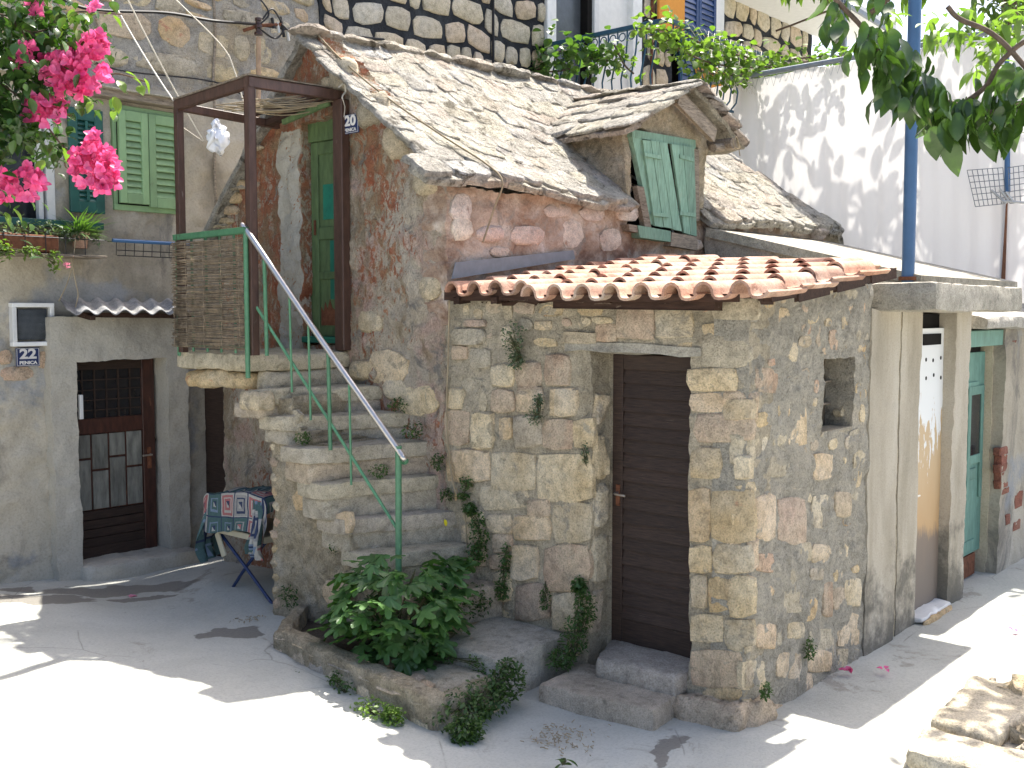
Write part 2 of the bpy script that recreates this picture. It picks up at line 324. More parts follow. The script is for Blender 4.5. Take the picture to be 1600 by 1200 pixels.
def ground_mat():
    s = NT('pale_cement_paving', .93, .15); c = s.ramp(s.noise(.9, 7, .62, None, .4), [(.3, (.35, .35, .315)), (.5, (.45, .45, .405)), (.7, (.51, .51, .46))])
    c = s.mix(s.ramp(s.noise(1.4, 8, .68, None, 1.0), [(.60, 0.), (.65, .55)]), c, (.24, .215, .18))
    c = s.mix(s.ramp(s.noise(5, 8, .75, None, .5), [(.63, 0.), (.70, .5)]), c, (.22, .21, .19))
    wob = s.n('ShaderNodeTexNoise'); wob.inputs['Scale'].default_value = 3.5; wob.inputs['Detail'].default_value = 7; s.l(s.pos, wob.inputs['Vector']); wp = s.n('ShaderNodeVectorMath', operation='MULTIPLY_ADD'); s.l(wob.outputs[1], wp.inputs[0]); wp.inputs[1].default_value = (.55, .55, 0); s.l(s.pos, wp.inputs[2])
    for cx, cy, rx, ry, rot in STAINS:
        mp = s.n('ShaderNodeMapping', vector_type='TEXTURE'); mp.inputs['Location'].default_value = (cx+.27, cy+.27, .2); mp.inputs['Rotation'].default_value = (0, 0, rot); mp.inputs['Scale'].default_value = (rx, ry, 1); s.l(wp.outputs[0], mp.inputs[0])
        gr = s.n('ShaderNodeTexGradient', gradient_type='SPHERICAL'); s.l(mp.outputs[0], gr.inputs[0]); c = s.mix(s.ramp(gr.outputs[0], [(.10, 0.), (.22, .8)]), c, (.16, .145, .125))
    cr = s.voro(.8, 'DISTANCE_TO_EDGE', s.mix(.45, s.pos, s.n('ShaderNodeTexNoise').outputs[1], 'ADD')); c = s.mix(s.math('MULTIPLY', s.ramp(cr, [(.0, .5), (.0045, 0.)]), s.ramp(s.noise(1.2, 5, .6), [(.47, 0.), (.54, 1.)])), c, (.13, .12, .105))
    n3 = s.noise(60, 5, .75); c = s.mix(.5, c, s.ramp(n3, [(.3, .6), (.5, 1.), (.7, 1.12)]), 'MULTIPLY')
    b = s.bump(s.noise(6, 7, .7), .012, .8); b = s.bump(n3, .004, .8, b); return s.fin(c, b)
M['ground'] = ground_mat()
M['wet'] = plain('damp_stain', (.15, .135, .115), .75, .3, .3, sc_=5)
M['soil'] = rocky('dry_soil', [(.08, .06, .045), (.13, .1, .075), (.2, .17, .13)], vary=0, bd=.03)
M['brown_wood'] = plain('dark_brown_boards', (.040, .024, .017), .62, .35, .45, sc_=9, bd=.004, vec=(1, 1, 12), dirt=(.09, .065, .05), dirtamt=.64)
M['brown_paint'] = plain('brown_painted_timber', (.085, .045, .032), .5, .45, .35, sc_=7, bd=.003, vec=(3, 3, 1), dirt=(.20, .17, .15), dirtamt=.64)
M['old_wood'] = plain('weathered_timber', (.24, .20, .155), .9, .2, .45, sc_=10, bd=.006, vec=(1, 6, 6), dirt=(.10, .08, .06), dirtamt=.58)
M['beam_wood'] = plain('dark_rafter', (.05, .028, .02), .8, .2, .4, sc_=9, bd=.004, vec=(6, 1, 6), dirt=(.16, .12, .09), dirtamt=.62)
M['shutter'] = plain('pale_green_shutter_paint', (.21, .33, .165), .6, .4, .12, sc_=6, bd=.001, vec=(2, 2, 1), dirt=(.17, .25, .13), dirtamt=.62)
M['dormer_green'] = plain('faded_sea_green_paint', (.20, .335, .25), .75, .3, .28, sc_=8, bd=.004, vec=(6, 6, 1), dirt=(.26, .36, .27), dirtamt=.58)
M['door_green'] = plain('olive_green_door_paint', (.095, .15, .062), .6, .4, .3, sc_=6, bd=.003, vec=(4, 4, 1), dirt=(.05, .19, .115), dirtamt=.66)
M['teal'] = plain('teal_shutter_paint', (.012, .085, .068), .45, .5, .2, sc_=8, bd=.001)
M['teal_patch'] = plain('flat_teal_patch', (.015, .17, .11), .5, .4, .2)
M['teal_door'] = plain('faded_teal_door_paint', (.13, .25, .20), .7, .3, .2, sc_=7, bd=.002, vec=(3, 3, 1), dirt=(.11, .20, .165), dirtamt=.62)
M['rail_green'] = plain('chipped_green_railing_paint', (.075, .21, .11), .45, .5, .2, sc_=25, bd=.002, dirt=(.16, .07, .035), dirtamt=.64)
M['steel'] = plain('worn_bare_steel', (.62, .58, .54), .28, .5, .1, metal=.9, sc_=30, bd=.0006)
M['zinc'] = plain('blue_grey_sheet', (.20, .225, .25), .6, .4, .15, metal=.2)
M['white_paint'] = plain('white_frame_paint', (.70, .70, .68), .5, .4, .08, dirt=(.4, .38, .33), dirtamt=.66)
M['white_metal'] = plain('grey_white_window_frame', (.50, .50, .48), .5, .4, .08)
def peel():
    s = NT('peeling_white_door', .6, .3); v = s.stretch((1, 1, .3)); g = s.n('ShaderNodeSeparateXYZ'); s.l(s.pos, g.inputs[0])
    k = s.math('ADD', s.math('MULTIPLY', s.noise(13, 5, .65, v, .3), .75), s.math('MULTIPLY', g.outputs[2], .36)); f = s.ramp(k, [(.87, 0.), (.885, 1.)])
    k2 = s.math('ADD', s.math('MULTIPLY', s.noise(5, 6, .7, v), .3), s.math('MULTIPLY', g.outputs[2], .5))
    wood = s.ramp(k2, [(.30, (.17, .14, .115)), (.44, (.20, .155, .12)), (.50, (.46, .30, .15)), (.8, (.50, .37, .22))])
    c = s.mix(f, wood, (.70, .71, .70)); return s.fin(c, s.bump(f, .002, .8))
M['peel'] = peel()
M['dark'] = plain('dark_interior', (.012, .011, .01), .9, .1)
M['glass'] = plain('dark_window_glass', (.02, .022, .025), .12, .6, .1)
M['blue_glass'] = plain('grey_screen_glass', (.09, .10, .11), .25, .5, .15)
M['blue_paint'] = plain('blue_pole_paint', (.055, .135, .27), .42, .5, .12, sc_=5)
M['balcony_blue'] = plain('deep_blue_railing_paint', (.02, .075, .13), .4, .5, .2)
M['blue_shutter'] = plain('navy_blue_shutter_paint', (.02, .055, .16), .4, .5, .1)
M['table_blue'] = plain('navy_table_leg_paint', (.02, .04, .12), .4, .5, .1)
M['orange'] = plain('orange_canvas', (.60, .26, .05), .8, .2, .12, sc_=3)
M['white_wall'] = plain('white_wall_paint', (.62, .62, .60), .8, .2, .06)
M['reed'] = plain('dry_reed', (.27, .215, .15), .85, .2, .5, sc_=20, bd=.001)
M['bark'] = plain('grey_brown_bark', (.13, .095, .07), .9, .2, .4, sc_=25, bd=.01)
M['stem'] = plain('green_brown_stem', (.10, .10, .05), .8, .2, .3)
M['straw'] = plain('dry_twig', (.33, .27, .18), .9, .1, .3)
M['cable'] = plain('black_cable', (.02, .02, .022), .6, .3, .2)
M['line'] = plain('pale_washing_line', (.60, .56, .48), .6, .3, .1)
M['pole_wood'] = plain('bare_pole_wood', (.42, .29, .19), .8, .2, .25)
M['ceramic'] = plain('brown_ceramic', (.06, .025, .015), .3, .5, .2)
M['bag'] = plain('white_plastic_bag', (.72, .74, .78), .4, .4, .05)
M['enamel_blue'] = plain('navy_enamel', (.012, .025, .09), .3, .5, .1)
M['enamel_white'] = plain('white_enamel', (.72, .70, .66), .35, .5, .05)
M['rust'] = plain('rusty_iron', (.16, .065, .035), .85, .2, .4, sc_=25)
M['wood_edge'] = plain('reddish_door_frame_wood', (.19, .08, .04), .6, .4, .35, sc_=8, vec=(4, 4, 1))
M['dark_red_wood'] = plain('dark_red_brown_door_wood', (.055, .02, .013), .45, .5, .45, sc_=8, vec=(4, 4, 1), dirt=(.16, .07, .04), dirtamt=.62)
M['side_mortar'] = rocky('grey_smeared_mortar', [(.38, .35, .285), (.48, .44, .36), (.56, .515, .42)], spots=(.33, .31, .265), spotamt=.60, vary=0, bd=.03, stains=(.60, .54, .43), scale=3.2)
M['niche'] = plain('shade_darkened_niche_boards', (.13, .105, .075), .9, .1, .4)  # board colour darkened to carry the shade inside the niche
M['ribbed_glass'] = plain('ribbed_obscure_glass', (.19, .19, .165), .35, .5, .4, sc_=5, bd=.003, vec=(5, 5, 1))
M['corr'] = rocky('fibre_cement_sheet', [(.24, .25, .27), (.33, .33, .33), (.40, .385, .36)], vary=.1, bd=.006)
M['cream'] = plain('cream_laminate', (.55, .50, .36), .5, .3, .06)
M['petal'] = leafmat('magenta_bract', (.70, .06, .23), (.82, .20, .42), .35, .5, (1.15, 1.1, 1.15))
M['stone_pink'] = rocky('pale_pink_stone', [(.54, .42, .36), (.66, .58, .53), (.72, .67, .62)], spots=(.42, .29, .23), spotamt=.6, vary=.12, bd=.012)
M['pink'] = leafmat('pale_pink_petal', (.75, .28, .40), (.8, .35, .45), .3, .5, (1, 1, 1))
M['bleaf'] = leafmat('bougainvillea_leaf', (.028, .065, .018), (.06, .125, .028), .22, .22)
M['fig'] = leafmat('fig_leaf', (.065, .145, .04), (.10, .20, .065), .3, .42)
M['weed'] = leafmat('weed_leaf', (.045, .10, .025), (.09, .155, .04), .3, .5)
M['lime'] = leafmat('lime_green_leaf', (.13, .22, .04), (.20, .30, .06), .35, .5)
M['vine'] = leafmat('vine_leaf', (.085, .15, .03), (.15, .22, .05), .4, .5)
M['tree'] = leafmat('loquat_leaf', (.038, .075, .02), (.065, .12, .032), .24, .25)
M['grey_leaf'] = leafmat('grey_green_leaf', (.09, .13, .08), (.15, .19, .12), .25, .6)
def tarp_mat():
    s = NT('translucent_white_sheeting', .7, .2); v = s.stretch((1, 1, .3)); c = s.ramp(s.noise(1.2, 4, .5, v), [(.3, (.66, .64, .62)), (.7, (.72, .70, .68))])
    s.l(c, s.b.inputs['Base Color']); t = s.n('ShaderNodeBsdfTranslucent'); s.l(c, t.inputs[0]); mx = s.n('ShaderNodeMixShader'); mx.inputs[0].default_value = .36
    s.l(s.b.outputs[0], mx.inputs[1]); s.l(t.outputs[0], mx.inputs[2]); s.l(mx.outputs[0], s.out.inputs[0]); return s.m
M['tarp'] = tarp_mat()
# ---------------------------------------------------------------- more shape helpers
def smooth(x): x = np.clip(x, 0, 1); return x*x*(3-2*x)
def gz(y, x=-1.): return .165*smooth((np.asarray(y, float)-.4)/3.2)+.13*smooth((-.9-np.asarray(x, float))/1.6)*smooth((np.asarray(y, float)+1)/2.5)
def rblock(name, m, parent, poly, z0, z1, res=.05, rnd=.014, amp=1.0, top=None):
    """rough hexahedral block: poly = 4 (x,y) corners, worn edges, uneven faces; top = 4 own heights"""
    p = np.array(poly, float); L = max(np.linalg.norm(p[0]-p[1]), np.linalg.norm(p[2]-p[3])); W = max(np.linalg.norm(p[1]-p[2]), np.linalg.norm(p[3]-p[0])); Hh = z1-z0
    n = [max(2, min(40, int(L/res))), max(2, min(40, int(W/res))), max(2, min(24, int(Hh/res)))]; ext = np.array([L, W, Hh]); tz = np.array(top if top else [z1]*4, float)
    key = {}; V = []; Fc = []
    def vid(i, j, k):
        if (i, j, k) not in key:
            a = np.array([i/n[0], j/n[1], k/n[2]])*2-1; on = np.array([i in (0, n[0]), j in (0, n[1]), k in (0, n[2])])
            if on.sum() >= 2: a = np.where(on, a*(1-rnd*(1.0 if on.sum() == 2 else 1.6)*2/ext), a)
            w_ = np.array([(1-a[0])*(1-a[1]), (1+a[0])*(1-a[1]), (1+a[0])*(1+a[1]), (1-a[0])*(1+a[1])])/4
            xy = w_@p; zt = w_@tz; key[(i, j, k)] = len(V); V.append((xy[0], xy[1], z0+(zt-z0)*(a[2]+1)/2))
        return key[(i, j, k)]
    for ax in range(3):
        o = [q for q in range(3) if q != ax]
        for s in (0, n[ax]):
            for i in range(n[o[0]]):
                for j in range(n[o[1]]):
                    c4 = []
                    for di, dj in ((0, 0), (1, 0), (1, 1), (0, 1)):
                        ix = [0, 0, 0]; ix[ax] = s; ix[o[0]] = i+di; ix[o[1]] = j+dj; c4.append(vid(*ix))
                    if (s == 0) ^ (ax == 1): c4 = c4[::-1]
                    Fc.append(c4)
    V = np.array(V); a2 = np.sum(p[:, 0]*np.roll(p[:, 1], -1)-np.roll(p[:, 0], -1)*p[:, 1])
    if a2 < 0: Fc = [f[::-1] for f in Fc]
    return mesh(name, warp(V, amp), Fc, m, parent, sharp=55)
def prism(name, m, parent, pts, off, smooth_=False):
    P = np.array(pts, float); n = len(P); off = np.array(off, float); V = np.concatenate([P, P+off])
    nn = np.zeros(3)
    for i in range(n): nn += np.cross(P[i], P[(i+1) % n])
    F = [tuple(range(n)), tuple(range(2*n-1, n-1, -1))]+[(i, i+n, (i+1) % n+n, (i+1) % n) for i in range(n)]
    if nn@off > 0: F = [f[::-1] for f in F]
    return mesh(name, V, F, m, parent, smooth=smooth_, sharp=40)
def qprism(name, m, parent, ax, c, px, t): off = [0, 0, 0]; off[ax] = t; return prism(name, m, parent, [at(ax, c, *q) for q in px], off)
def bar(name, m, parent, a, b, w_, h_, up=(0, 0, 1)):      # straight timber from a to b
    a = np.array(a, float); b = np.array(b, float); d = (b-a)/np.linalg.norm(b-a); s = np.cross(d, up); s /= np.linalg.norm(s); u = np.cross(s, d)
    c = [(-1, -1), (1, -1), (1, 1), (-1, 1)]; e = .12; P = []
    for x, y in c:
        for ex, ey in (((1-e), 1), (1, (1-e))) if x*y > 0 else ((1, (1-e)), ((1-e), 1)): P.append(a+s*x*w_/2*ex+u*y*h_/2*ey)
    return prism(name, m, parent, P, b-a)
def qpx(ax, c, x0, y0, x1, y1):
    return [tuple(at(ax, c, x, y)[[1-ax, 2]]) for x, y in ((x0, y1), (x1, y1), (x1, y0), (x0, y0))]
def overlap(a, b, m=.0): return not (a[1] < b[0]+m or b[1] < a[0]+m or a[3] < b[2]+m or b[3] < a[2]+m)
def bbx(q): q = np.array(q); return (q[:, 0].min(), q[:, 0].max(), q[:, 1].min(), q[:, 1].max())
def words(text, size, m, parent, ax_loc, u, up=(0, 0, 1), depth=.0012, name='lettering', sx=1.0, bold=0.0):
    """raised letters lying in a vertical plane; u = reading direction"""
    cu = bpy.data.curves.new(name, 'FONT'); cu.body = text; cu.size = size; cu.align_x = 'CENTER'; cu.align_y = 'CENTER'; cu.extrude = depth; cu.offset = bold; cu.resolution_u = 4
    o = bpy.data.objects.new(name, cu); me = bpy.data.meshes.new_from_object(o); bpy.data.objects.remove(o)
    X = Vector(u).normalized(); Y = Vector(up); Z = X.cross(Y)
    R = Matrix((X, Y, Z)).transposed().to_4x4() @ Matrix.Diagonal((sx, 1, 1, 1)); me.transform(R); me.materials.append(m)
    return link(bpy.data.objects.new(name, me), parent, ax_loc)
# ---------------------------------------------------------------- ground
xs = np.unique(np.concatenate([np.linspace(-40, -5, 12), np.arange(-5, 7, .07), np.linspace(7, 40, 12)])); ys = np.unique(np.concatenate([np.linspace(-40, -3, 12), np.arange(-3, 6.5, .07), np.linspace(6.5, 40, 12)]))
Gx, Gy = np.meshgrid(xs, ys, indexing='ij'); P = np.stack([Gx.ravel(), Gy.ravel(), gz(Gy.ravel(), Gx.ravel())], 1); P[:, 2] += vn(P, .7)[:, 2]*.022+vn(P, 3)[:, 2]*.008+vn(P, 9)[:, 2]*.003
P[:, 2] += .05*np.exp(-(((P[:, 0]+.25)/.55)**2+((P[:, 1]-4.3)/.75)**2)**2)
I = np.arange(len(P)).reshape(len(xs), len(ys)); F = np.stack([I[:-1, :-1], I[1:, :-1], I[1:, 1:], I[:-1, 1:]], -1).reshape(-1, 4)
tag(mesh('ground', P, F, M['ground'], center=False), kind='structure')
# ---------------------------------------------------------------- stone house
YW = 2.38
house = thing('stone_house', 'small old stone house with stone slab roof, dormer and flaking red gable', 'house', (3, 3.8, 0))
rake = lambda u: np.minimum(3.30+(u-2.3)*.845, 4.63-(u-3.86)*1.09)
DZ = (3.50, 4.035, 2.14, 3.93)
panel('gable_wall', M['gable'], house, 0, 0., YW+.012, 5.22, 0., 4.66, .022, [DZ], keep=lambda u, v: v < rake(u)-.03, t=.22, amp=1.7)
dgab = lambda x: 4.43-np.abs(x-3.05)*.52
DW = (2.24, 3.34, 3.13, 3.97)
panel('front_wall', M['eave'], house, 1, YW, -.012, 6.15, 2.3, 4.5, .022, [DW], keep=lambda u, v: (v < 3.32), t=.25, amp=1.5)
panel('dormer_wall', M['rough_render'], house, 1, YW-.002, 2.14, 3.5, 3.30, 4.5, .022, [DW], keep=lambda u, v: v < dgab(u), t=.25, amp=1.5)
panel('dormer_side_wall', M['rough_render'], house, 0, 2.15, YW+.02, 3.45, 3.0, 4.05, .03, keep=lambda u, v: v < 4.0, t=.1, amp=1.6)
box('dormer_side_wall', M['plaster'], house, (3.42, YW+.05, 3.2), (3.5, 3.4, 4.03), 0)
box('back_wall', M['plaster'], house, (.25, 5.0, 0), (5.9, 5.2, 3.2), 0)
box('side_wall', M['plaster'], house, (5.85, 2.6, 0), (6.05, 5.2, 3.3), 0)
box('dormer_backing', M['dark'], house, (2.3, 2.68, 3.1), (3.38, 2.7, 3.9), 0)
# patches of bare stone in the crumbling wall below the eave (photo rectangles)
for k, q in enumerate([(703, 298, 738, 345), (705, 330, 738, 375), (795, 352, 850, 385), (876, 340, 912, 388), (935, 355, 972, 392), (745, 350, 790, 378), (850, 318, 892, 340), (960, 315, 1000, 345), (765, 385, 800, 402), (905, 320, 945, 345), (1080, 375, 1100, 392), (1195, 352, 1225, 366), (1230, 356, 1262, 372), (1265, 362, 1290, 378), (1150, 346, 1190, 360)]):
    stone('stone', M['stone_pink'], house, 1, YW, qpx(1, YW, *q), random.uniform(.012, .03), pw=3, inner=.75, jit=.12)
# courses of rubble at the ragged left foot of the gable, and patches in the gable
for q in [(352, 300, 378, 320), (345, 322, 372, 338), (338, 340, 366, 352), (362, 280, 384, 298), (560, 480, 600, 520), (575, 545, 640, 600), (655, 430, 690, 470), (600, 590, 640, 625), (500, 120, 520, 140), (620, 600, 690, 650), (545, 560, 590, 592)]:
    stone('stone', M['stone_gold' if q[0] < 400 else 'stone'], house, 0, 0, qpx(0, 0, *q), random.uniform(.02, .035), pw=3, inner=.72, jit=.12)
# roof surfaces
def rfz(x): return np.interp(x, [-.4, .6, 1.4, 2.3, 3.4, 6.2], [3.325, 3.335, 3.31, 3.29, 3.26, 3.33])
def rrz(x): return np.interp(x, [-.2, .74, 1.1, 2., 3.2, 3.9, 6], [4.57, 4.61, 4.64, 4.65, 4.69, 4.70, 4.66])
def roofF(x, t): return np.array([x, 2.27+1.6*t, rfz(x)+(rrz(x)-rfz(x))*(t-.035*math.sin(math.pi*t))+.02*math.sin(x*3.1+t*5)])
def roofB(x, t): return np.array([x, 5.34-1.48*t, 3.05+(rrz(x)-3.05)*t])
def dormL(y, t): return np.array([1.98+1.08*t, y, 3.925+.54*t])
def dormR(y, t): return np.array([4.02-.96*t, y, 4.0+.465*t])
def snorm(S, a, t):
    e = 1e-3; n = np.cross(S(a+e, t)-S(a-e, t), S(a, t+e)-S(a, t-e)); n /= np.linalg.norm(n); return n if n[2] > 0 else -n
def bed(name, S, a0, a1, n, mm, lim=None, h=.02, th=.05, skip=None):
    V = []; 
    for s in (h, h-th):
        for i in range(n+1):
            for j in range(mm+1):
                t = j/mm; lo, hi = (a0, a1) if lim is None else lim(t); a = lo+(hi-lo)*i/n; V.append(S(a, t)+snorm(S, a, t)*s)
    N = (n+1)*(mm+1); g = lambda i, j, s=0: s*N+i*(mm+1)+j; F = []
    for i in range(n):
        for j in range(mm):
            if skip and skip(V[g(i, j)]) : continue
            F.append((g(i, j), g(i+1, j), g(i+1, j+1), g(i, j+1))); F.append((g(i, j, 1), g(i, j+1, 1), g(i+1, j+1, 1), g(i+1, j, 1)))
    for i in range(n):
        for j, r in ((0, 1), (mm, 0)):
            if skip and skip(V[g(i, j)]): continue
            q = (g(i, j), g(i, j, 1), g(i+1, j, 1), g(i+1, j)); F.append(q if r else q[::-1])
    for j in range(mm):
        for i, r in ((0, 0), (n, 1)): q = (g(i, j), g(i, j, 1), g(i, j+1, 1), g(i, j+1)); F.append(q if r else q[::-1])
    V = np.array(V); V = V+vn(V, 4)*.02+vn(V, 13)*.02
    return mesh(name, V, F, M['slab'], house, sharp=50)
def slab(S, a0, a1, t0, t1, h0, h1, th, name='roof_slab', n=14):
    V = []; pw = 5; rr = [(2*math.pi*(k+.5)/n+random.uniform(-.1, .1), 1+random.uniform(-.10, .05)) for k in range(n)]; ph = random.uniform(0, 50)
    rings = []
    for s, dh in ((1., -th), (1., -th*.3), (.93, .003), (.62, .006)):
        for tt, r0 in rr:
            c, q = math.cos(tt), math.sin(tt); r = r0/(abs(c)**pw+abs(q)**pw)**(1/pw)*s; a = (a0+a1)/2+(a1-a0)/2*c*r; t = (t0+t1)/2+(t1-t0)/2*q*r
            h = h0+(h1-h0)*(q*r+1)/2+dh; p = S(a, t); V.append(p+snorm(S, a, t)*h)
    a, t = (a0+a1)/2, (t0+t1)/2; V.append(S(a, t)+snorm(S, a, t)*((h0+h1)/2+.008)); V = np.array(V); V = V+vn(V+ph, 7)*.010+vn(V, 20)*.009
    F = [(r*n+k, r*n+(k+1) % n, (r+1)*n+(k+1) % n, (r+1)*n+k) for r in range(3) for k in range(n)]+[(3*n+k, 3*n+(k+1) % n, 4*n) for k in range(n)]
    nn = np.cross(V[3*n+1]-V[4*n], V[3*n+2]-V[4*n])
    if nn[2] < 0: F = [f[::-1] for f in F]
    return mesh(name, V, F, M['slab'], house, sharp=45)
bed('roof_bed', roofF, 0, 0, 90, 30, lim=lambda t: (-.1, 6.2-.95*t), skip=lambda p: 2.16 < p[0] < 3.38 and p[1] < 2.6)
bed('roof_bed', roofB, 0, 0, 40, 12, lim=lambda t: (-.1, 6.2-.95*t), h=.03)
bed('dormer_roof_bed', dormL, 0, 0, 14, 12, lim=lambda t: (2.25, 3.15+.6*t), h=0.0, th=.04); bed('dormer_roof_bed', dormR, 0, 0, 14, 12, lim=lambda t: (2.25, 3.15+.6*t), h=0.0, th=.04)
def hipS(a, t): p = roofF(6.24-.95*t, t); return p+np.array([.62*a, .12*a, -.50*a])
bed('hip_roof_bed', hipS, 0, 1, 10, 30, h=.02)
rows = 10
for r in range(rows):
    t0 = r/rows-.012; t1 = (r+1)/rows+.045; hi = 6.28-.95*(t0+.02); x = -.14-random.uniform(0, .06)-(.16 if r == 0 else 0)
    while x < hi-.08:
        wd = random.uniform(.22, .46); x2 = min(x+wd, hi+random.uniform(-.03, .05)); cx = (x+x2)/2; y = 2.27+1.6*t0
        if not (2.2 < cx < 3.45 and y < 3.2):
            slab(roofF, x-.01, x2+.01, t0+random.uniform(-.012, .010), min(t1, 1.01), random.uniform(.030, .042)+(.02 if r == 0 else 0), .020, random.uniform(.022, .036)+(.02 if r == 0 else 0))
        x = x2
for x in np.arange(-.36, 6.0, .42):       # a second, thicker course under the eave
    if not 2.25 < x+.2 < 3.4: slab(roofF, x, x+.44, -.03, .09, .018, .0, .05)
for S, tag_ in ((dormL, 0), (dormR, 1)):
    for r in range(4):
        t0 = r/4-.02; t1 = (r+1)/4+.09; y = 2.17-random.uniform(0, .04); end = 3.12+.62*t0
        while y < end: wd = random.uniform(.2, .4); slab(S, y, y+wd+.01, t0, min(t1, 1.0), random.uniform(.035, .055), .02, random.uniform(.022, .035)); y += wd
for r in range(9):                         # shaded slabs on the hip beyond the verge
    for a in (0, .5): slab(hipS, a, a+.5, r/9, (r+1.2)/9, .04, .02, .035)
x = -.12
while x < 5.1:
    wd = random.uniform(.32, .55); rblock('ridge_stone', M['slab'], house, [(x, 3.74), (x+wd, 3.76), (x+wd, 3.98), (x, 3.96)], rrz(x)-.03, rrz(x)+random.uniform(.045, .075), .06, .02); x += wd+.01
rblock('ridge_stone', M['slab'], house, [(-.2, 3.7), (.08, 3.72), (.08, 4.0), (-.2, 3.98)], 4.55, 4.63, .05, .02)
for y in np.arange(2.15, 3.5, .36): rblock('ridge_stone', M['slab'], house, [(2.96, y), (3.15, y), (3.15, y+.37), (2.96, y+.37)], 4.45, 4.505, .06, .015)
for y, z in ((2.45, 3.33), (2.75, 3.6), (3.05, 3.85), (3.4, 4.15), (4.2, 4.13), (4.5, 3.82), (4.8, 3.5), (5.05, 3.2)):   # rubble packed under the raking edge
    rblock('stone', M['stone_grey'], house, [(-.07, y), (.1, y), (.1, y+.26), (-.07, y+.26)], z-.06, z+.06+(.12 if y < 4 else -.1), .05, .02, 1.6)
# dormer window: sagging plank shutters in a weathered frame
c = 2.345
qprism('window_frame', M['dormer_green'], house, 1, c, [(988, 202), (1087, 219), (1087, 232), (988, 214)], .06)
qprism('window_frame', M['dormer_green'], house, 1, c+.005, [(988, 214), (1003, 217), (1030, 352), (1017, 350)], .05)
qprism('window_frame', M['old_wood'], house, 1, c+.012, [(1083, 232), (1092, 234), (1093, 345), (1087, 345)], .05)
qprism('window_frame', M['old_wood'], house, 1, c-.01, [(995, 290), (1006, 292), (1018, 356), (1008, 355)], .05)
qprism('window_sill', M['dormer_green'], house, 1, c-.035, [(997, 352), (1048, 361), (1048, 378), (1000, 371)], .1)
qprism('window_sill', M['old_wood'], house, 1, c-.03, [(1050, 363), (1090, 371), (1090, 391), (1048, 384)], .1)
qprism('window_sill', M['old_wood'], house, 1, c-.025, [(982, 350), (999, 353), (1000, 364), (984, 361)], .1)
def leafpanel(quad, n, m, parent, ax, c, t, gap=.02, name='plank', label=None, tilt=0):
    q = [np.array(p, float) for p in quad]; sh = at(ax, c, *q[0]); first = None
    root = None; tl, tr, br, bl = q
    pivot = thing_part('shutter', parent, at(ax, c, *q[3]))
    for k in range(n):
        a, b = k/n+gap/2, (k+1)/n-gap/2; j = random.uniform(-.01, .01); off = random.uniform(0, .004)
        P = [tl+(tr-tl)*a, tl+(tr-tl)*b, bl+(br-bl)*b, bl+(br-bl)*a]; o = [0, 0, 0]; o[ax] = t
        prism(name, m, pivot, [at(ax, c+off, p[0], p[1]+j*60) for p in P], o)
    return pivot
def thing_part(name, parent, loc):
    o = bpy.data.objects.new(name, None); o.empty_display_size = .05; return link(o, parent, loc)
L1 = leafpanel([(1004, 218), (1043, 223), (1066, 361), (1023, 352)], 3, M['dormer_green'], house, 1, c-.02, .022)
L2 = leafpanel([(1049, 225), (1085, 231), (1089, 370), (1069, 364)], 2, M['dormer_green'], house, 1, c-.024, .022)
for P_, quad in ((L1, [(1007, 238), (1033, 243), (1034, 249), (1008, 244)]), (L1, [(1020, 331), (1045, 334), (1046, 340), (1021, 337)]), (L2, [(1063, 241), (1085, 247), (1085, 253), (1063, 247)]), (L2, [(1063, 330), (1087, 333), (1087, 339), (1063, 336)])):
    qprism('hinge', M['dormer_green'], P_, 1, c-.034, quad, .012)
a = at(1, 2.2, 1063, 148); b = at(1, 2.2, 1130, 214); bar('rafter', M['old_wood'], house, (a[0], 2.23, a[2]-.02), (b[0]-.12, 2.23, b[2]-.0), .05, .14)
tube('purlin_end', M['old_wood'], house, [(3.62, 2.16, 3.99), (3.64, 2.6, 4.0)], .05, 10); tube('purlin_end', M['old_wood'], house, [(3.42, 2.26, 3.93), (3.8, 2.26, 3.99)], .04, 8)
tube('wire_tie', M['straw'], house, curve([(3.62, 2.14, 4.05), (3.68, 2.13, 3.98), (3.62, 2.12, 3.93), (3.56, 2.13, 3.98), (3.63, 2.13, 4.04), (3.68, 2.12, 3.87)]), .005, 5)
# gable door, painted green over red
panel('door_side_render', M['surround'], house, 0, -.004, 4.05, 4.33, 2.08, 3.88, .022, t=.02, amp=1.7)
dr = thing_part('door', house, (.1, 3.75, 2.2))
box('door_leaf', M['door_green'], dr, (.10, 3.45, 2.20), (.14, 4.12, 3.76), .003)
for lo, hi in (((.085, 3.93, 2.2), (.10, 4.02, 3.76)), ((.085, 3.52, 2.2), (.10, 3.60, 3.76)), ((.087, 3.60, 3.66), (.10, 3.93, 3.76)), ((.087, 3.60, 2.98), (.10, 3.93, 3.08)), ((.087, 3.60, 2.66), (.10, 3.93, 2.72)), ((.087, 3.60, 2.2), (.10, 3.93, 2.28))): box('door_rail', M['door_green'], dr, lo, hi, .004)
box('painted_patch', M['teal_patch'], dr, (.094, 3.66, 3.14), (.1, 3.88, 3.42), .001)
box('painted_patch', M['teal_patch'], dr, (.094, 3.74, 2.5), (.1, 3.80, 2.97), .001)
bare = [(3.62, 2.29), (3.92, 2.29), (3.92, 2.44), (3.89, 2.40), (3.87, 2.48), (3.84, 2.42), (3.81, 2.50), (3.78, 2.43), (3.74, 2.41), (3.72, 2.56), (3.69, 2.46), (3.66, 2.60), (3.62, 2.52)]
prism('bare_red_patch', M['rust'], dr, [(.0955, y, z) for y, z in bare], (.003, 0, 0)); box('door_latch', M['rust'], dr, (.07, 3.955, 3.02), (.085, 3.975, 3.14), .003)
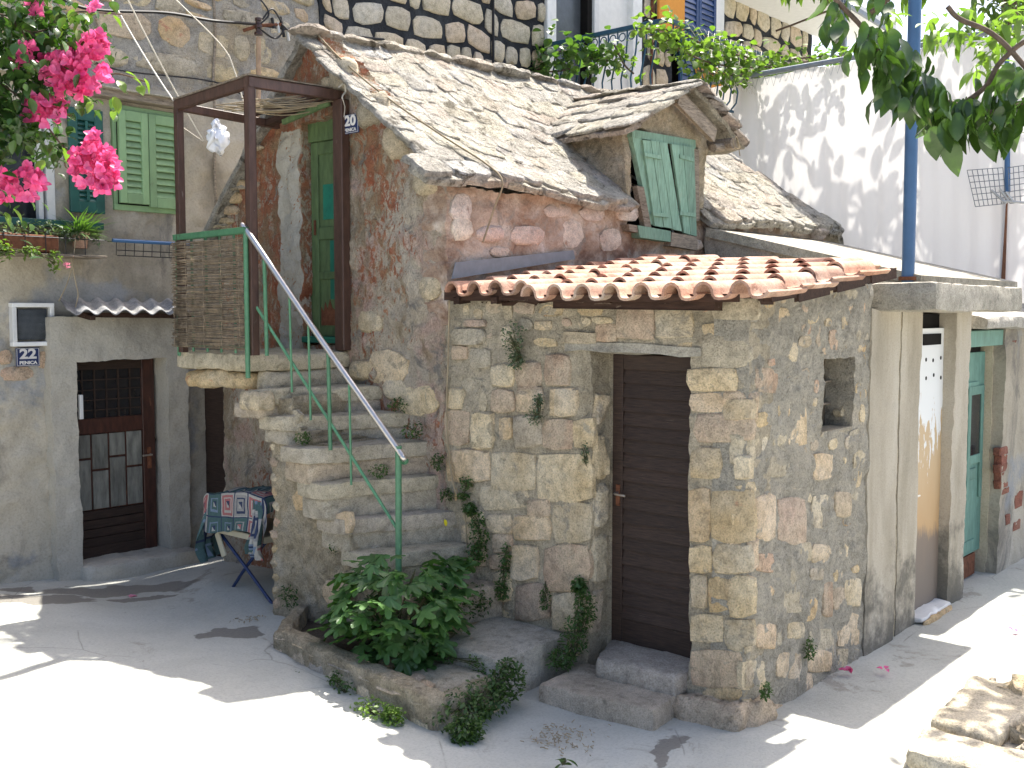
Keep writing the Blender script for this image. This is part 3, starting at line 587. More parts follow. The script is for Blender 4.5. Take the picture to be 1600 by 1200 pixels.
box('door_frame', M['door_green'], house, (.07, 3.44, 3.765), (.12, 4.12, 3.99), .005); None
box('door_threshold', M['teal_patch'], house, (-.02, 3.5, 2.15), (.16, 4.035, 2.20), .004)
# house number 20
def numplate(name, label, num, ax, c, cen, wid, hei, udir):
    t = thing(name, label, 'house number', cen, 'blue house number plates'); n = [0, 0, 0]; u = 1-ax
    lo = list(cen); hi = list(cen); lo[u] -= wid/2; hi[u] += wid/2; lo[2] -= hei/2; hi[2] += hei/2; lo[ax] = cen[ax]-.004; hi[ax] = cen[ax]+.006
    box('plate', M['enamel_blue'], t, lo, hi, .002); e = .007; f = cen[ax]-.006
    for a0, a1, b0, b1 in ((-1, 1, 1, -1), (-1, 1, -1, 1)): pass
    for s in (-1, 1):
        l = list(cen); h = list(cen); l[u] -= wid/2-e; h[u] += wid/2-e; l[2] += s*(hei/2-e)-.0015; h[2] += s*(hei/2-e)+.0015; l[ax] = f; h[ax] = f+.003; box('border_line', M['enamel_white'], t, l, h, 0)
        l = list(cen); h = list(cen); l[2] -= hei/2-e; h[2] += hei/2-e; l[u] += s*(wid/2-e)-.0015; h[u] += s*(wid/2-e)+.0015; l[ax] = f; h[ax] = f+.003; box('border_line', M['enamel_white'], t, l, h, 0)
    p = list(cen); p[ax] = f; p[2] += hei*.14; words(num, hei*.72, M['enamel_white'], t, p, udir, name='number_lettering', sx=1.25, bold=.004)
    p = list(cen); p[ax] = f; p[2] -= hei*.31; words('PENICA', hei*.24, M['enamel_white'], t, p, udir, name='street_lettering', sx=1.15, bold=.0012)
    return t
numplate('house_number_plate', 'blue enamel plate reading 20 beside the upper green door', '20', 0, 0, (-.045, 3.365, 3.825), .19, .145, (0, -1, 0))
# ---------------------------------------------------------------- stone shed
shed = thing('stone_shed', 'low rubble stone shed with brown plank door and terracotta tile roof', 'shed', (.9, 1.1, 0))
SD = (.375, 1.12, .1, 2.14); NI = (.985, 1.43, 1.63, 2.10)
panel('front_wall', M['mortar'], shed, 0, .006, -.0, YW+.03, -.12, 2.5, .016, [SD], t=.3, amp=1.15)
panel('side_wall', M['side_mortar'], shed, 1, 0, 0, 1.72, -.12, 2.80, .016, [NI], keep=lambda u, v: v < 2.46+.13*u, t=.22, amp=1.15)
box('back_fill', M['dark'], shed, (.45, .4, 0), (.5, 2.3, 2.4), 0)
FR = []
def addst(ax, L, cyc, lo=.002, hi=.016):
    for q in L:
        quad = qpx(ax, 0, *q[:4]); FR.append((ax, bbx(quad))); mm = q[4] if len(q) > 4 else random.choice(cyc)
        cq = np.mean(quad, 0); ex = 1.07 if ax == 0 else 1.04
        stone('stone', M[mm], shed, ax, 0, [tuple(cq+(np.array(q_)-cq)*ex+np.array([random.uniform(-.008, .008), random.uniform(-.008, .008)])) for q_ in quad], random.uniform(lo, hi), pw=random.choice([6, 8, 10]), inner=random.uniform(.86, .93), n=12)
S7 = lambda a, b, c_, d: (680+a*.4167, 600+b*.4167, 680+c_*.4167, 600+d*.4167)
S6 = lambda a, b, c_, d: (650+a/3, 350+b/3, 650+c_/3, 350+d/3)
S5 = lambda a, b, c_, d: (1050+a/2, 550+b/2, 1050+c_/2, 550+d/2)
A = [S7(*q) for q in [(45, 20, 108, 95), (208, 25, 292, 112), (300, 12, 395, 105), (445, 20, 530, 120), (42, 100, 130, 233), (136, 108, 214, 245), (232, 132, 280, 212), (286, 125, 388, 240), (395, 138, 512, 245), (515, 135, 592, 240), (42, 243, 203, 366), (208, 258, 370, 405), (376, 265, 580, 440), (165, 385, 342, 472), (348, 432, 430, 502), (436, 447, 578, 595), (188, 487, 290, 560), (297, 490, 428, 578), (212, 560, 288, 632), (103, 478, 180, 518), (292, 603, 388, 738), (406, 603, 574, 773), (303, 752, 428, 890), (440, 778, 585, 922), (105, 525, 190, 600), (200, 640, 282, 700), (110, 605, 190, 690), (220, 710, 290, 820)]]
A += [S6(*q) for q in [(228, 448, 320, 480), (168, 492, 318, 568), (468, 650, 588, 762), (602, 612, 718, 758), (465, 780, 590, 888), (622, 770, 738, 898), (838, 475, 932, 560), (942, 385, 1120, 545), (1130, 385, 1305, 540), (692, 512, 850, 568), (355, 655, 455, 765), (560, 465, 640, 500), (170, 575, 240, 640), (250, 590, 345, 680)]]
addst(0, A, ['stone', 'stone', 'stone', 'stone_red', 'stone_grey', 'stone_red'], .006, .022)
B_ = [S5(*q) for q in [(50, 55, 205, 128), (55, 135, 160, 190), (165, 148, 254, 215), (60, 300, 155, 398), (198, 322, 250, 398), (50, 430, 118, 590), (122, 425, 252, 590), (50, 606, 120, 688), (126, 602, 245, 698), (115, 706, 172, 815), (176, 706, 254, 835), (55, 825, 155, 912), (162, 842, 252, 930), (62, 932, 215, 1050), (100, 1050, 215, 1085), (60, 706, 108, 800), (70, 197, 254, 283)]]
addst(0, B_, ['stone', 'stone', 'stone_gold', 'stone_red'])
addst(0, [S6(1340, 480, 1500, 528)+('stone_gold',), (1110, 470, 1180, 505, 'stone_grey'), (1100, 525, 1170, 575, 'stone_grey')], ['stone'])
C_ = [S5(*q) for q in [(262, 440, 325, 588), (337, 448, 425, 598), (442, 447, 510, 553), (368, 142, 425, 288), (262, 325, 400, 392), (262, 630, 318, 692), (322, 668, 418, 808), (367, 842, 420, 898), (326, 932, 404, 1018), (470, 717, 500, 828), (504, 732, 540, 800), (430, 667, 474, 710), (522, 812, 590, 918), (432, 862, 508, 960), (222, 962, 300, 1060), (385, 1002, 440, 1078), (292, 1092, 370, 1150), (262, 842, 325, 925), (520, 560, 590, 640), (425, 930, 500, 1000), (225, 1085, 285, 1140), (540, 700, 592, 790), (520, 925, 590, 980), (440, 320, 500, 400), (510, 440, 560, 520), (400, 590, 440, 650), (262, 55, 330, 130), (440, 600, 500, 660)]]
addst(1, C_, ['stone', 'stone', 'stone_grey', 'stone', 'stone_red'], -.003, .013)
for ax, u0, u1, v0, v1, hs, cnt in ((0, .05, 2.36, 2.15, 2.47, [SD], 34), (0, 0, 2.36, .1, 2.0, [SD], 30), (1, 0.02, 1.68, .0, 2.62, [NI], 118)):
    for _ in range(cnt*14):
        if cnt <= 0: break
        ww = random.uniform(.06, .22); hh = random.uniform(.05, .15); x = random.uniform(u0, u1-ww); y = random.uniform(v0, v1-hh); bb = (x, x+ww, y, y+hh)
        if any(overlap(bb, h, -.02) for h in hs) or any(a_ == ax and overlap(bb, b_, .008) for a_, b_ in FR): continue
        FR.append((ax, bb)); cnt -= 1; j = lambda: random.uniform(-.012, .012)
        stone('stone', M[random.choice(['stone', 'stone_grey', 'stone', 'stone_gold', 'stone_grey', 'stone_red'])], shed, ax, 0, [(x+j(), y+j()), (x+ww+j(), y+j()), (x+ww+j(), y+hh+j()), (x+j(), y+hh+j())], random.uniform(-.009, .009), pw=3.4, inner=.74, jit=.16, n=9)
# rounded corner stones (quoins) of the jamb and the outer corner
for z0, z1, yy, d in ((.28, .62, 1.02, .16), (.64, .98, 1.05, .13), (1.0, 1.3, 1.04, .14), (1.33, 1.66, 1.05, .12)): pass
box('lintel', M['concrete'], shed, (-.008, .30, 2.135), (.28, 1.32, 2.19), .006, sub=6)
box('jamb', M['mortar'], shed, (.21, 1.075, .1), (.34, 1.2, 2.14), .01)
qn = [(.1, .42), (.42, .66), (.66, .95), (.95, 1.2), (1.2, 1.5), (1.5, 1.78), (1.78, 2.06)]
for z0, z1 in qn: rblock('stone', M[random.choice(['stone', 'stone_gold', 'stone'])], shed, [(.012, .30), (.012, .372+random.uniform(0, .02)), (.2, .375), (.2, .30)], z0+.012, z1-.008, .03, .012, 1.3)
for z0, z1 in [(.3, .62), (.64, .96), (.99, 1.28), (1.31, 1.62), (1.66, 1.9)]: rblock('stone', M[random.choice(['stone', 'stone_grey'])], shed, [(.01, 1.09+random.uniform(-.01, .015)), (.17, 1.09), (.17, 1.3), (.01, 1.3)], z0, z1, .03, .02, 1.4)
for z0, z1 in [(-.02, .16), (.18, .38), (.40, .60), (.62, .86), (.88, 1.1), (1.12, 1.45), (1.5, 1.72), (1.74, 1.95)]:
    a, b = random.uniform(.12, .2), random.uniform(.10, .2); rblock('stone', M[random.choice(['stone', 'stone_gold', 'stone_grey'])], shed, [(-.012, -.012), (a, -.012), (a, b), (-.012, b)], z0, z1, .03, .016, 1.3)
pd = thing_part('door', shed, (.22, .75, .24))
box('door_stile', M['brown_wood'], pd, (.205, 1.005, .235), (.245, 1.085, 2.125), .004); box('door_stile', M['brown_wood'], pd, (.21, .30, .235), (.245, .375, 2.125), .004)
box('door_rail', M['brown_wood'], pd, (.208, .375, 2.03), (.245, 1.005, 2.125), .004); box('door_rail', M['brown_wood'], pd, (.21, .375, .235), (.245, 1.005, .40), .004)
zz = np.linspace(.40, 2.03, 19)
for k in range(18):
    z0, z1 = zz[k], zz[k+1]; j = random.uniform(-.004, .004); s = random.uniform(-.005, .005)
    prism('board', M['brown_wood'], pd, [(.206+j, 1.004, z0+.002+s), (.206+j, .376, z0+.002-s), (.228, .376, z1+.004-s), (.228, 1.004, z1+.004+s)], (.02, 0, 0))
box('lock_plate', M['rust'], pd, (.196, 1.02, 1.14), (.206, 1.05, 1.28), .002); tube('door_handle', M['steel'], pd, [(.205, 1.035, 1.225), (.165, 1.035, 1.225), (.16, 1.03, 1.222), (.16, .95, 1.218)], .008, 8)
box('door_backing', M['dark'], shed, (.25, .3, .1), (.27, 1.1, 2.14), 0)
nw = thing_part('window', shed, (1.2, .15, 1.85)); box('window_back', M['niche'], nw, (.96, .19, 1.6), (1.46, .24, 2.13), .004, sub=4)
for z in (1.78, 1.93): box('window_bar', M['old_wood'], nw, (.97, .15, z-.006), (1.45, .185, z+.006), .002, jit=.002)
box('window_sill', M['mortar'], nw, (.97, .0, 1.605), (1.45, .16, 1.635), .006, jit=.004)
for x, z in ((1.41, 1.66),): rblock('stone', M['stone_grey'], nw, [(x, .03), (x+.07, .03), (x+.07, .15), (x, .15)], z, z+.1, .03, .02, 1.2)
# tile roof of the shed
SL = .12
def tilemesh(seed):
    rn = random.Random(seed); prof = []; R = .066
    for k in range(9): a = math.pi*k/8; prof.append((.108+.06*math.cos(math.pi-a)*-1*-1 if False else .150-.058*(1-math.cos(a)), R*math.sin(a)*1.0))
    prof = [(.215-R+R*math.cos(a), R*1.12*math.sin(a)) for a in np.linspace(0, math.pi, 9)]+[(.075, -.010), (.055, -.015), (.03, -.014), (.004, -.004), (-.012, .014)]
    prof = np.array(prof); n = len(prof); V = []; th = .016; F = []; m = 5
    d = np.gradient(prof, axis=0); d /= np.linalg.norm(d, axis=1)[:, None]; nn = np.stack([d[:, 1], -d[:, 0]], 1); nn *= np.sign(nn[2, 1]) if nn[2, 1] else 1
    for i in range(m+1):
        x = .47*i/m; tp = 1-.06*i/m; w_ = rn.uniform(-.0015, .0015)
        for s in (0, 1):
            for k in range(n): y, z = prof[k]-nn[k]*th*s; V.append((x, (y-.1)*tp+w_, z*tp+w_-.0))
    g = lambda i, s, k: i*2*n+s*n+k
    for i in range(m):
        for k in range(n-1): F.append((g(i, 0, k), g(i, 0, k+1), g(i+1, 0, k+1), g(i+1, 0, k))); F.append((g(i, 1, k), g(i+1, 1, k), g(i+1, 1, k+1), g(i, 1, k+1)))
        for k, r in ((0, 0), (n-1, 1)): q = (g(i, 0, k), g(i+1, 0, k), g(i+1, 1, k), g(i, 1, k)); F.append(q if not r else q[::-1])
    for i, r in ((0, 0), (m, 1)):
        for k in range(n-1): q = (g(i, 0, k), g(i, 1, k), g(i, 1, k+1), g(i, 0, k+1)); F.append(q if not r else q[::-1])
    me = bpy.data.meshes.new('roof_tile'); me.from_pydata(V, [], F); me.materials.append(M['tile']); bm = bmesh.new(); bm.from_mesh(me); bmesh.ops.recalc_face_normals(bm, faces=bm.faces); bm.to_mesh(me); bm.free()
    me.polygons.foreach_set('use_smooth', [True]*len(me.polygons)); me.set_sharp_from_angle(angle=math.radians(50)); return me
TM = [tilemesh(i) for i in range(3)]
for col in range(12):
    y = 2.17-.212*col; grpA = col < 4; x0 = -.13 if grpA else -.31; zo = .0 if grpA else -.02; xr = 1.18+.45*(y+.2)
    r = 0
    while x0+.395*r < xr:
        x = x0+.395*r+random.uniform(-.012, .012); o = bpy.data.objects.new('roof_tile', random.choice(TM)); link(o, shed, (x, y+random.uniform(-.005, .005), 2.515+SL*(x+.2)+zo+random.uniform(-.003, .003)+.012))
        o.rotation_euler = (random.uniform(-.02, .02), -math.atan(SL)+.062, random.uniform(-.025, .025)); r += 1
def rz_(x): return 2.48+SL*(x+.2)
bar('roof_board', M['beam_wood'], shed, (-.07, 2.34, 2.515), (-.07, 1.36, 2.505), .02, .07); bar('roof_board', M['beam_wood'], shed, (-.22, 1.47, 2.485), (-.22, -.06, 2.475), .02, .045)
bar('roof_beam', M['beam_wood'], shed, (-.13, 1.28, 2.45), (-.13, .12, 2.435), .10, .06)
for y in (-.22, .3, .85, 1.4, 1.85, 2.2): bar('roof_batten', M['beam_wood'], shed, (-.1 if y > 1.4 else -.2, y, 2.475), (1.45, y, rz_(1.45)-.04), .06, .05)
for k in range(3): bar('roof_board', M['beam_wood'], shed, (.1+.5*k, -.24, rz_(.1+.5*k)-.03), (.5+.5*k, -.24, rz_(.5+.5*k)-.03), .03, .07)
box('roof_deck', M['beam_wood'], shed, (.02, -.05, 2.44), (.2, 2.3, 2.47), 0)
deck = [(-.02, -.1, rz_(0)-.03), (-.02, 2.34, rz_(0)-.03), (2.3, 2.34, rz_(2.3)-.03), (1.6, -.1, rz_(1.6)-.03)]; prism('roof_deck', M['beam_wood'], shed, deck, (0, 0, .02))
qprism('flashing_sheet', M['zinc'], shed, 1, YW-.055, [(712, 410), (896, 391), (899, 405), (706, 436)], .006)
# ---------------------------------------------------------------- concrete outbuilding on the right
ob = thing('concrete_outbuilding', 'streaked concrete outbuilding with flat canopy slab and two old doors', 'outbuilding', (3.5, .5, 0))
panel('wall', M['conc_wall'], ob, 1, -.012, 1.705, 2.22, -.12, 2.42, .04, t=.3, amp=.45)
panel('wall', M['conc_wall'], ob, 1, .004, 2.30, 2.685, -.12, 2.42, .04, t=.3, amp=.45)
panel('joint', M['mortar'], ob, 1, .012, 2.24, 2.33, -.1, 2.4, .02, t=.1, amp=.8)
rblock('canopy_slab', M['concrete'], ob, [(1.80, -.41), (3.73, -.41), (3.73, .45), (1.80, .45)], 2.405, 2.60, .05, .008, .4)
wd = thing_part('door', ob, (2.95, .08, 0)); tag(wd, 'narrow door with white paint peeling off brown wood')
XD = at(1, .05, 1482, 700)[0]; XP0 = at(1, -.02, 1488, 700)[0]; XP1 = at(1, -.02, 1511, 700)[0]; XT1 = at(1, .1, 1546, 700)[0]
box('door_leaf', M['peel'], wd, (2.69, .07, .05), (XD, .10, 2.27), .002)
u0, u1, v0, v1 = rect(1, .07, 1442, 522, 1469, 538); box('letter_slot', M['dark'], wd, (u0, .062, v0), (u1, .071, v1), 0)
for px, py in ((1447, 562), (1458, 563), (1470, 559), (1447, 591), (1459, 586), (1470, 590)):
    q = at(1, .069, px, py); tube('vent_hole', M['dark'], wd, [(q[0], .0675, q[2]), (q[0], .0705, q[2])], .016, 10)
panel('pier', M['conc_wall'], ob, 1, -.02, XP0, XP1, -.12, 2.4, .03, t=.4, amp=.5)
box('door_gap', M['dark'], ob, (2.69, .11, 2.2), (XP0, .2, 2.38), 0)
bar('door_frame', M['wood_edge'], ob, (XD+.018, .045, .03), (XD+.018, .045, 2.36), .045, .07, up=(0, 1, 0)); bar('door_frame', M['old_wood'], ob, (XD+.055, .03, .03), (XD+.055, .03, 2.36), .03, .04, up=(0, 1, 0))
tube('door_handle', M['steel'], wd, [(2.74, .06, .98), (2.74, .03, .98), (2.80, .03, .98)], .008, 6)
prism('door_crack', M['dark'], wd, [at(1, .066, *p) for p in ((1477, 880), (1480, 885), (1486, 940), (1481, 946))], (0, .003, 0))
rblock('door_sill', M['white_paint'], ob, [(2.69, -.06), (XP0, -.06), (XP0, .3), (2.69, .3)], .0, .055, .06, .008, .5); rblock('door_sill', M['stone_gold'], ob, [(2.7, -.085), (XP0-.02, -.085), (XP0-.02, -.05), (2.7, -.05)], -.05, .03, .05, .006, .8)
td = thing_part('door', ob, (4.1, .14, 0)); tag(td, 'faded teal wooden door with a narrow dark window')
box('door_leaf', M['teal_door'], td, (3.5, .16, .22), (4.7, .20, 2.04), .003)
u0, u1, v0, v1 = rect(1, .15, 1517, 618, 1530, 708); box('door_window', M['glass'], td, (u0, .150, v0), (u1, .161, v1), 0)
for lo, hi in (((u0-.07, .14, v0-.4), (u0, .16, v1+.08)), ((u1, .14, v0-.4), (u1+.07, .16, v1+.08)), ((u0, .14, v1), (u1, .16, v1+.08)), ((u0, .14, v0-.08), (u1, .16, v0)), ((3.67, .145, .9), (4.5, .16, 1.0)), ((3.67, .145, .25), (4.5, .16, .35)), ((3.67, .147, 1.72), (4.5, .16, 1.78))): box('door_rail', M['teal_door'], td, lo, hi, .004)
box('door_panel', M['rust'], td, (3.66, .15, .02), (4.55, .2, .215), .003)
box('door_lintel', M['teal_door'], ob, (XP1-.02, .02, 2.10), (4.9, .2, 2.24), .006); box('lintel_gap', M['dark'], ob, (3.66, .17, 2.04), (4.6, .25, 2.11), 0)
panel('jamb', M['pale_plaster'], ob, 1, .10, XT1, 4.75, -.05, 2.1, .04, t=.3, amp=.8); panel('wall', M['plaster'], ob, 1, .0, 4.72, 9, -.1, 2.26, .05, t=.3, amp=1)
for q in [(1561, 700, 1578, 708), (1562, 712, 1580, 722), (1560, 726, 1577, 735), (1562, 739, 1578, 748), (1561, 752, 1577, 760), (1563, 764, 1575, 771), (1545, 841, 1574, 852), (1546, 856, 1576, 866), (1545, 885, 1576, 896), (1547, 899, 1574, 908), (1546, 870, 1556, 882), (1580, 530, 1600, 540), (1585, 770, 1600, 790), (1570, 805, 1576, 820), (1582, 815, 1592, 828)]:
    YB = .10 if q[0] < 1558 else .0; u0, u1, v0, v1 = rect(1, YB, *q); u1 = min(u1, u0+.22); u0 += .03 if YB == 0 and q[0] < 1575 else 0; o = box('brick', M['brick'], ob, (u0, YB-.006, v0+.004), (u1+.03, YB+.06, v1-.004), .008, jit=.005)
rblock('roof_slab', M['concrete'], ob, [(3.76, -.14), (9, -.14), (9, 1.2), (3.76, 1.2)], 2.25, 2.36, .08, .01, .6, top=[2.36, 2.36, 2.62, 2.62])
lt = [(Y_, 2.62+.255*Y_) for Y_ in (.3, 2.32)]
prism('leanto_roof', M['concrete'], ob, [(3.44, .3, 2.70), (6.1, .3, 2.70), (6.1, 2.34, 3.20), (3.44, 2.34, 3.20)], (0, 0, -.09)); panel('leanto_side', M['concrete'], ob, 0, 3.47, .3, 2.36, 2.3, 3.2, .05, keep=lambda u, v: v < 2.56+.255*u, t=.1, amp=.7)
prism('leanto_roof', M['concrete'], ob, [(1.75, .12, 2.62), (3.44, .12, 2.62), (3.44, 1.6, 2.66), (1.75, 1.6, 2.66)], (0, 0, -.15)); prism('leanto_roof', M['concrete'], ob, [(3.44, .46, 2.66), (6, .46, 2.66), (6, .3, 2.70), (3.44, .3, 2.70)], (0, 0, -.3))
# ---------------------------------------------------------------- outside stair
st = thing('stone_staircase', 'worn outside stone staircase climbing the red gable to a landing', 'staircase', (-.45, 2.8, 0))
ZS = [(1.843, 3.08, 3.42, -.93), (1.652, 2.78, 3.20, -.83), (1.456, 2.56, 2.86, -.90), (1.222, 2.44, 2.74, -.85), (.976, 2.30, 2.64, -.76), (.753, 2.11, 2.43, -.72), (.514, 1.83, 2.20, -.68)]
rblock('landing_slab', M['step'], st, [(-.93, 3.455), (.03, 3.455), (.03, 4.43), (-.93, 4.43)], 1.965, 2.10, .045, .010, .7)
rblock('landing_slab', M['stone_gold'], st, [(-.90, 3.55), (.03, 3.55), (.03, 4.40), (-.90, 4.40)], 1.83, 1.955, .045, .018, 1.3)
rblock('step_riser', M['step'], st, [(-.80, 3.46), (.03, 3.46), (.03, 3.58), (-.80, 3.58)], 1.80, 1.97, .045, .012, .9)
for k, (z, yi, yo, xo) in enumerate(ZS):
    zb = ZS[k+1][0] if k < 6 else .27
    rblock('step', M['step'], st, [(xo, yo), (.03, yi), (.03, yi+.52), (xo, yo+.30 if k else 3.46)], z-.11, z, .03, .005, .45)
    rblock('step_riser', M['step'], st, [(xo+.04, yo+.02), (.03, yi+.018), (.03, yi+.5), (xo+.04, yo+.3)], zb-.02, z-.10, .03, .007, .8)
tops = lambda u: np.interp(u, [1.9, 2.2, 2.21, 2.43, 2.44, 2.64, 2.65, 2.74, 2.75, 2.86, 2.87, 3.20, 3.21, 3.6], [.2, .2, .46, .46, .70, .70, .93, .93, 1.17, 1.17, 1.40, 1.60, 1.78, 1.80])
panel('side_wall', M['rough_render'], st, 0, -.745, 2.0, 3.46, 0., 1.86, .02, keep=lambda u, v: v < tops(u), t=.72, amp=1.7, shape=lambda u, v: np.clip(3.42-u, 0, 2)*.16*np.clip(1.5-v, 0, 1.5)/1.5)
for q in [(388, 612, 430, 642), ]:
    a = at(1, 3.35, *q[:2]); rblock('stone', M['stone'], st, [(-.97, 3.34), (-.78, 3.34), (-.78, 3.56), (-.97, 3.56)], 1.70, 1.83, .03, .012, 1.2)
for k in range(16):
    z = .1+k*.105; 
    rblock('stone', M[random.choice(['stone', 'stone_gold', 'stone_red'])], st, [(-.762+.0*z, 3.39), (-.66, 3.39), (-.66, 3.49+random.uniform(-.01, .02)), (-.762, 3.485)], z, z+.09+random.uniform(-.015, .01), .03, .014, 1.5)
for q in [(470, 700, 500, 730), (430, 640, 470, 668), (455, 765, 498, 800), (520, 800, 552, 835), (500, 905, 545, 945)]:
    stone('stone', M[random.choice(['stone', 'stone_gold', 'stone_grey'])], st, 0, -.745, qpx(0, -.745, *q), random.uniform(-.006, .006), pw=3, inner=.72, jit=.14)
rblock('platform_block', M['step'], st, [(-.70, 1.265), (.04, 1.30), (.04, 1.98), (-.665, 1.80)], -.1, .285, .035, .006, .5)
rblock('platform_block', M['stone_gold'], st, [(-.665, 1.82), (.0, 1.9), (.0, 2.25), (-.62, 2.2)], -.05, .27, .04, .02, 1.3)
# green pipe railing and reed screen
rl = thing('stair_railing', 'green pipe railing with worn steel handrail up the stone stair', 'railing', (-.62, 2.24, .55))
pt = np.array([-.62, 2.235, 1.47]); hi_ = np.array([-.965, 3.42, 2.965]); tube('post', M['rail_green'], rl, [(-.62, 2.245, .50), pt+[0, 0, .04]], .022, 10)
tube('handrail', M['steel'], rl, curve([hi_+[0, .03, .012], hi_+[.005, -.03, -.02], (hi_+pt)/2, pt+[-.01, .03, .05], pt+[.0, -.04, -.03], pt+[.02, -.045, -.055]]), .021, 10)
tube('handrail_end', M['rail_green'], rl, curve([pt+[.0, -.04, -.035], pt+[.02, -.05, -.06], pt+[.03, -.01, -.07], pt+[.0, .0, -.05]]), .019, 8)
tube('lower_rail', M['rail_green'], rl, curve([(-.93, 3.44, 2.51), (-.775, 2.83, 1.72), (-.62, 2.26, .955)]), .011, 8)
for px, yb in ((413, 545), (452, 598), (482, 700), (513, 700), (546, 752)):
    f = lambda t: pt+(hi_-pt)*t
    ts = np.linspace(0, 1, 200); pp = [f(t) for t in ts]; best = min(range(200), key=lambda i: abs((lambda v: 800+FPX*(v@RT)/(v@FW))(pp[i]-CAM)-px)); top = pp[best]; zb = {413: 2.09, 452: 1.84, 482: 1.65, 513: 1.45, 546: 1.22}[px]
    tube('baluster', M['rail_green'], rl, [top-[0, 0, .01], (top[0]+.01, top[1], zb)], .014 if px in (413, 513) else .0085, 8)
tube('post', M['rail_green'], rl, [(-.972, 3.415, 1.93), (-.972, 3.415, 2.965)], .018, 8); tube('post', M['rail_green'], rl, [(-.92, 4.38, 2.06), (-.92, 4.38, 2.955)], .018, 8)
bar('top_rail', M['rail_green'], rl, (-.972, 3.40, 2.972), (-.93, 4.39, 2.965), .05, .045); tube('bottom_rail', M['rail_green'], rl, [(-.93, 3.43, 2.15), (-.925, 4.38, 2.15)], .012, 6)
for y in (3.62, 3.8, 3.98, 4.17): tube('baluster', M['rail_green'], rl, [(-.93, y, 2.1), (-.93, y, 2.95)], .010, 6)
rs = thing('reed_screen', 'woven dry reed screen tied to the landing railing', 'screen', (-.96, 3.9, 2.15)); parts = []
for k in range(250):
    z = 2.13+.80*k/250+random.uniform(-.004, .004); x = -.965+random.uniform(-.008, .008); y0 = 3.455+random.uniform(-.012, .02); y1 = 4.39+random.uniform(-.03, .012)
    if z > 2.55 and random.random() < .16: y1 = random.uniform(3.7, 4.2)
    elif z > 2.6 and random.random() < .16: y0 = random.uniform(3.7, 4.1)
    if random.random() < .06: continue
    n = 6; ph = random.uniform(0, 6); s = random.uniform(-.012, .012)
    parts.append(tubeVF([(x+.006*math.sin(ph+i*1.7), y0+(y1-y0)*i/n, z+s*(i/n-.5)+.004*math.sin(ph*2+i)) for i in range(n+1)], random.uniform(.0016, .0034), 4))
V, F = join(parts); tag(mesh('reeds', V, F, M['reed'], rs), kind='stuff')
for y in (3.5, 3.72, 3.95, 4.18, 4.35): tube('binding_wire', M['reed'], rs, [(-.978+.006*math.sin(z*60), y, z) for z in np.linspace(2.13, 2.93, 20)], .0022, 4)
# bare timber porch frame round the landing
pf = thing('porch_frame', 'open brown timber frame standing round the landing of the stair', 'porch frame', (-.5, 3.9, 2.1))
C1 = np.array([-.93, 4.31, 3.955]); C2 = np.array([-.93, 3.40, 4.0]); C3 = np.array([-.03, 3.50, 4.055])
for p, w_ in ((C1, .055), (C2, .062)): bar('post', M['brown_paint'], pf, (p[0], p[1], 2.09), (p[0], p[1], p[2]-.03), w_, w_, up=(0, 1, 0))
box('post', M['brown_paint'], pf, (-.085, 3.425, 2.1), (-.005, 3.535, 4.02), .006)
bar('beam', M['brown_paint'], pf, C1+[0, .03, 0], C2+[0, -.03, 0], .05, .075); bar('beam', M['brown_paint'], pf, C2+[-.03, 0, 0], C3+[.0, 0, 0], .05, .075); bar('beam', M['brown_paint'], pf, C1+[.0, 0, -.01], (.02, 4.33, 3.93), .045, .06)
bar('cap_board', M['old_wood'], pf, C2+[-.04, -.005, .045], C3+[-.1, 0, .045], .07, .012); bar('cap_board', M['old_wood'], pf, C1+[-.0, .03, .045], C2+[0, .0, .045], .06, .012)
bar('rafter', M['beam_wood'], pf, (-.12, 4.3, 3.93), (-.05, 3.52, 4.03), .07, .05); bar('rafter', M['door_green'], pf, (-.16, 4.05, 3.9), (-.10, 3.55, 4.0), .03, .04); bar('rafter', M['beam_wood'], pf, (-.3, 4.28, 3.965), (-.15, 3.6, 4.06), .035, .03)
V, F = join([tubeVF(sag((-.5+random.uniform(-.15, .1), 4.1+random.uniform(-.2, .2), 3.97+random.uniform(-.02, .04)), (-.06+random.uniform(-.1, .0), 3.6+random.uniform(-.1, .3), 4.03+random.uniform(-.05, .05)), random.uniform(-.02, .05), 6), .0045, 4) for _ in range(26)])
tag(mesh('dry_twigs', V, F, M['straw'], pf), kind='stuff')
tube('wire_tie', M['line'], pf, curve([(-.10, 3.44, 4.1), (-.06, 3.42, 4.13), (-.03, 3.44, 4.08), (-.07, 3.43, 4.03), (-.05, 3.43, 3.96), (-.06, 3.43, 3.88)]), .007, 6)
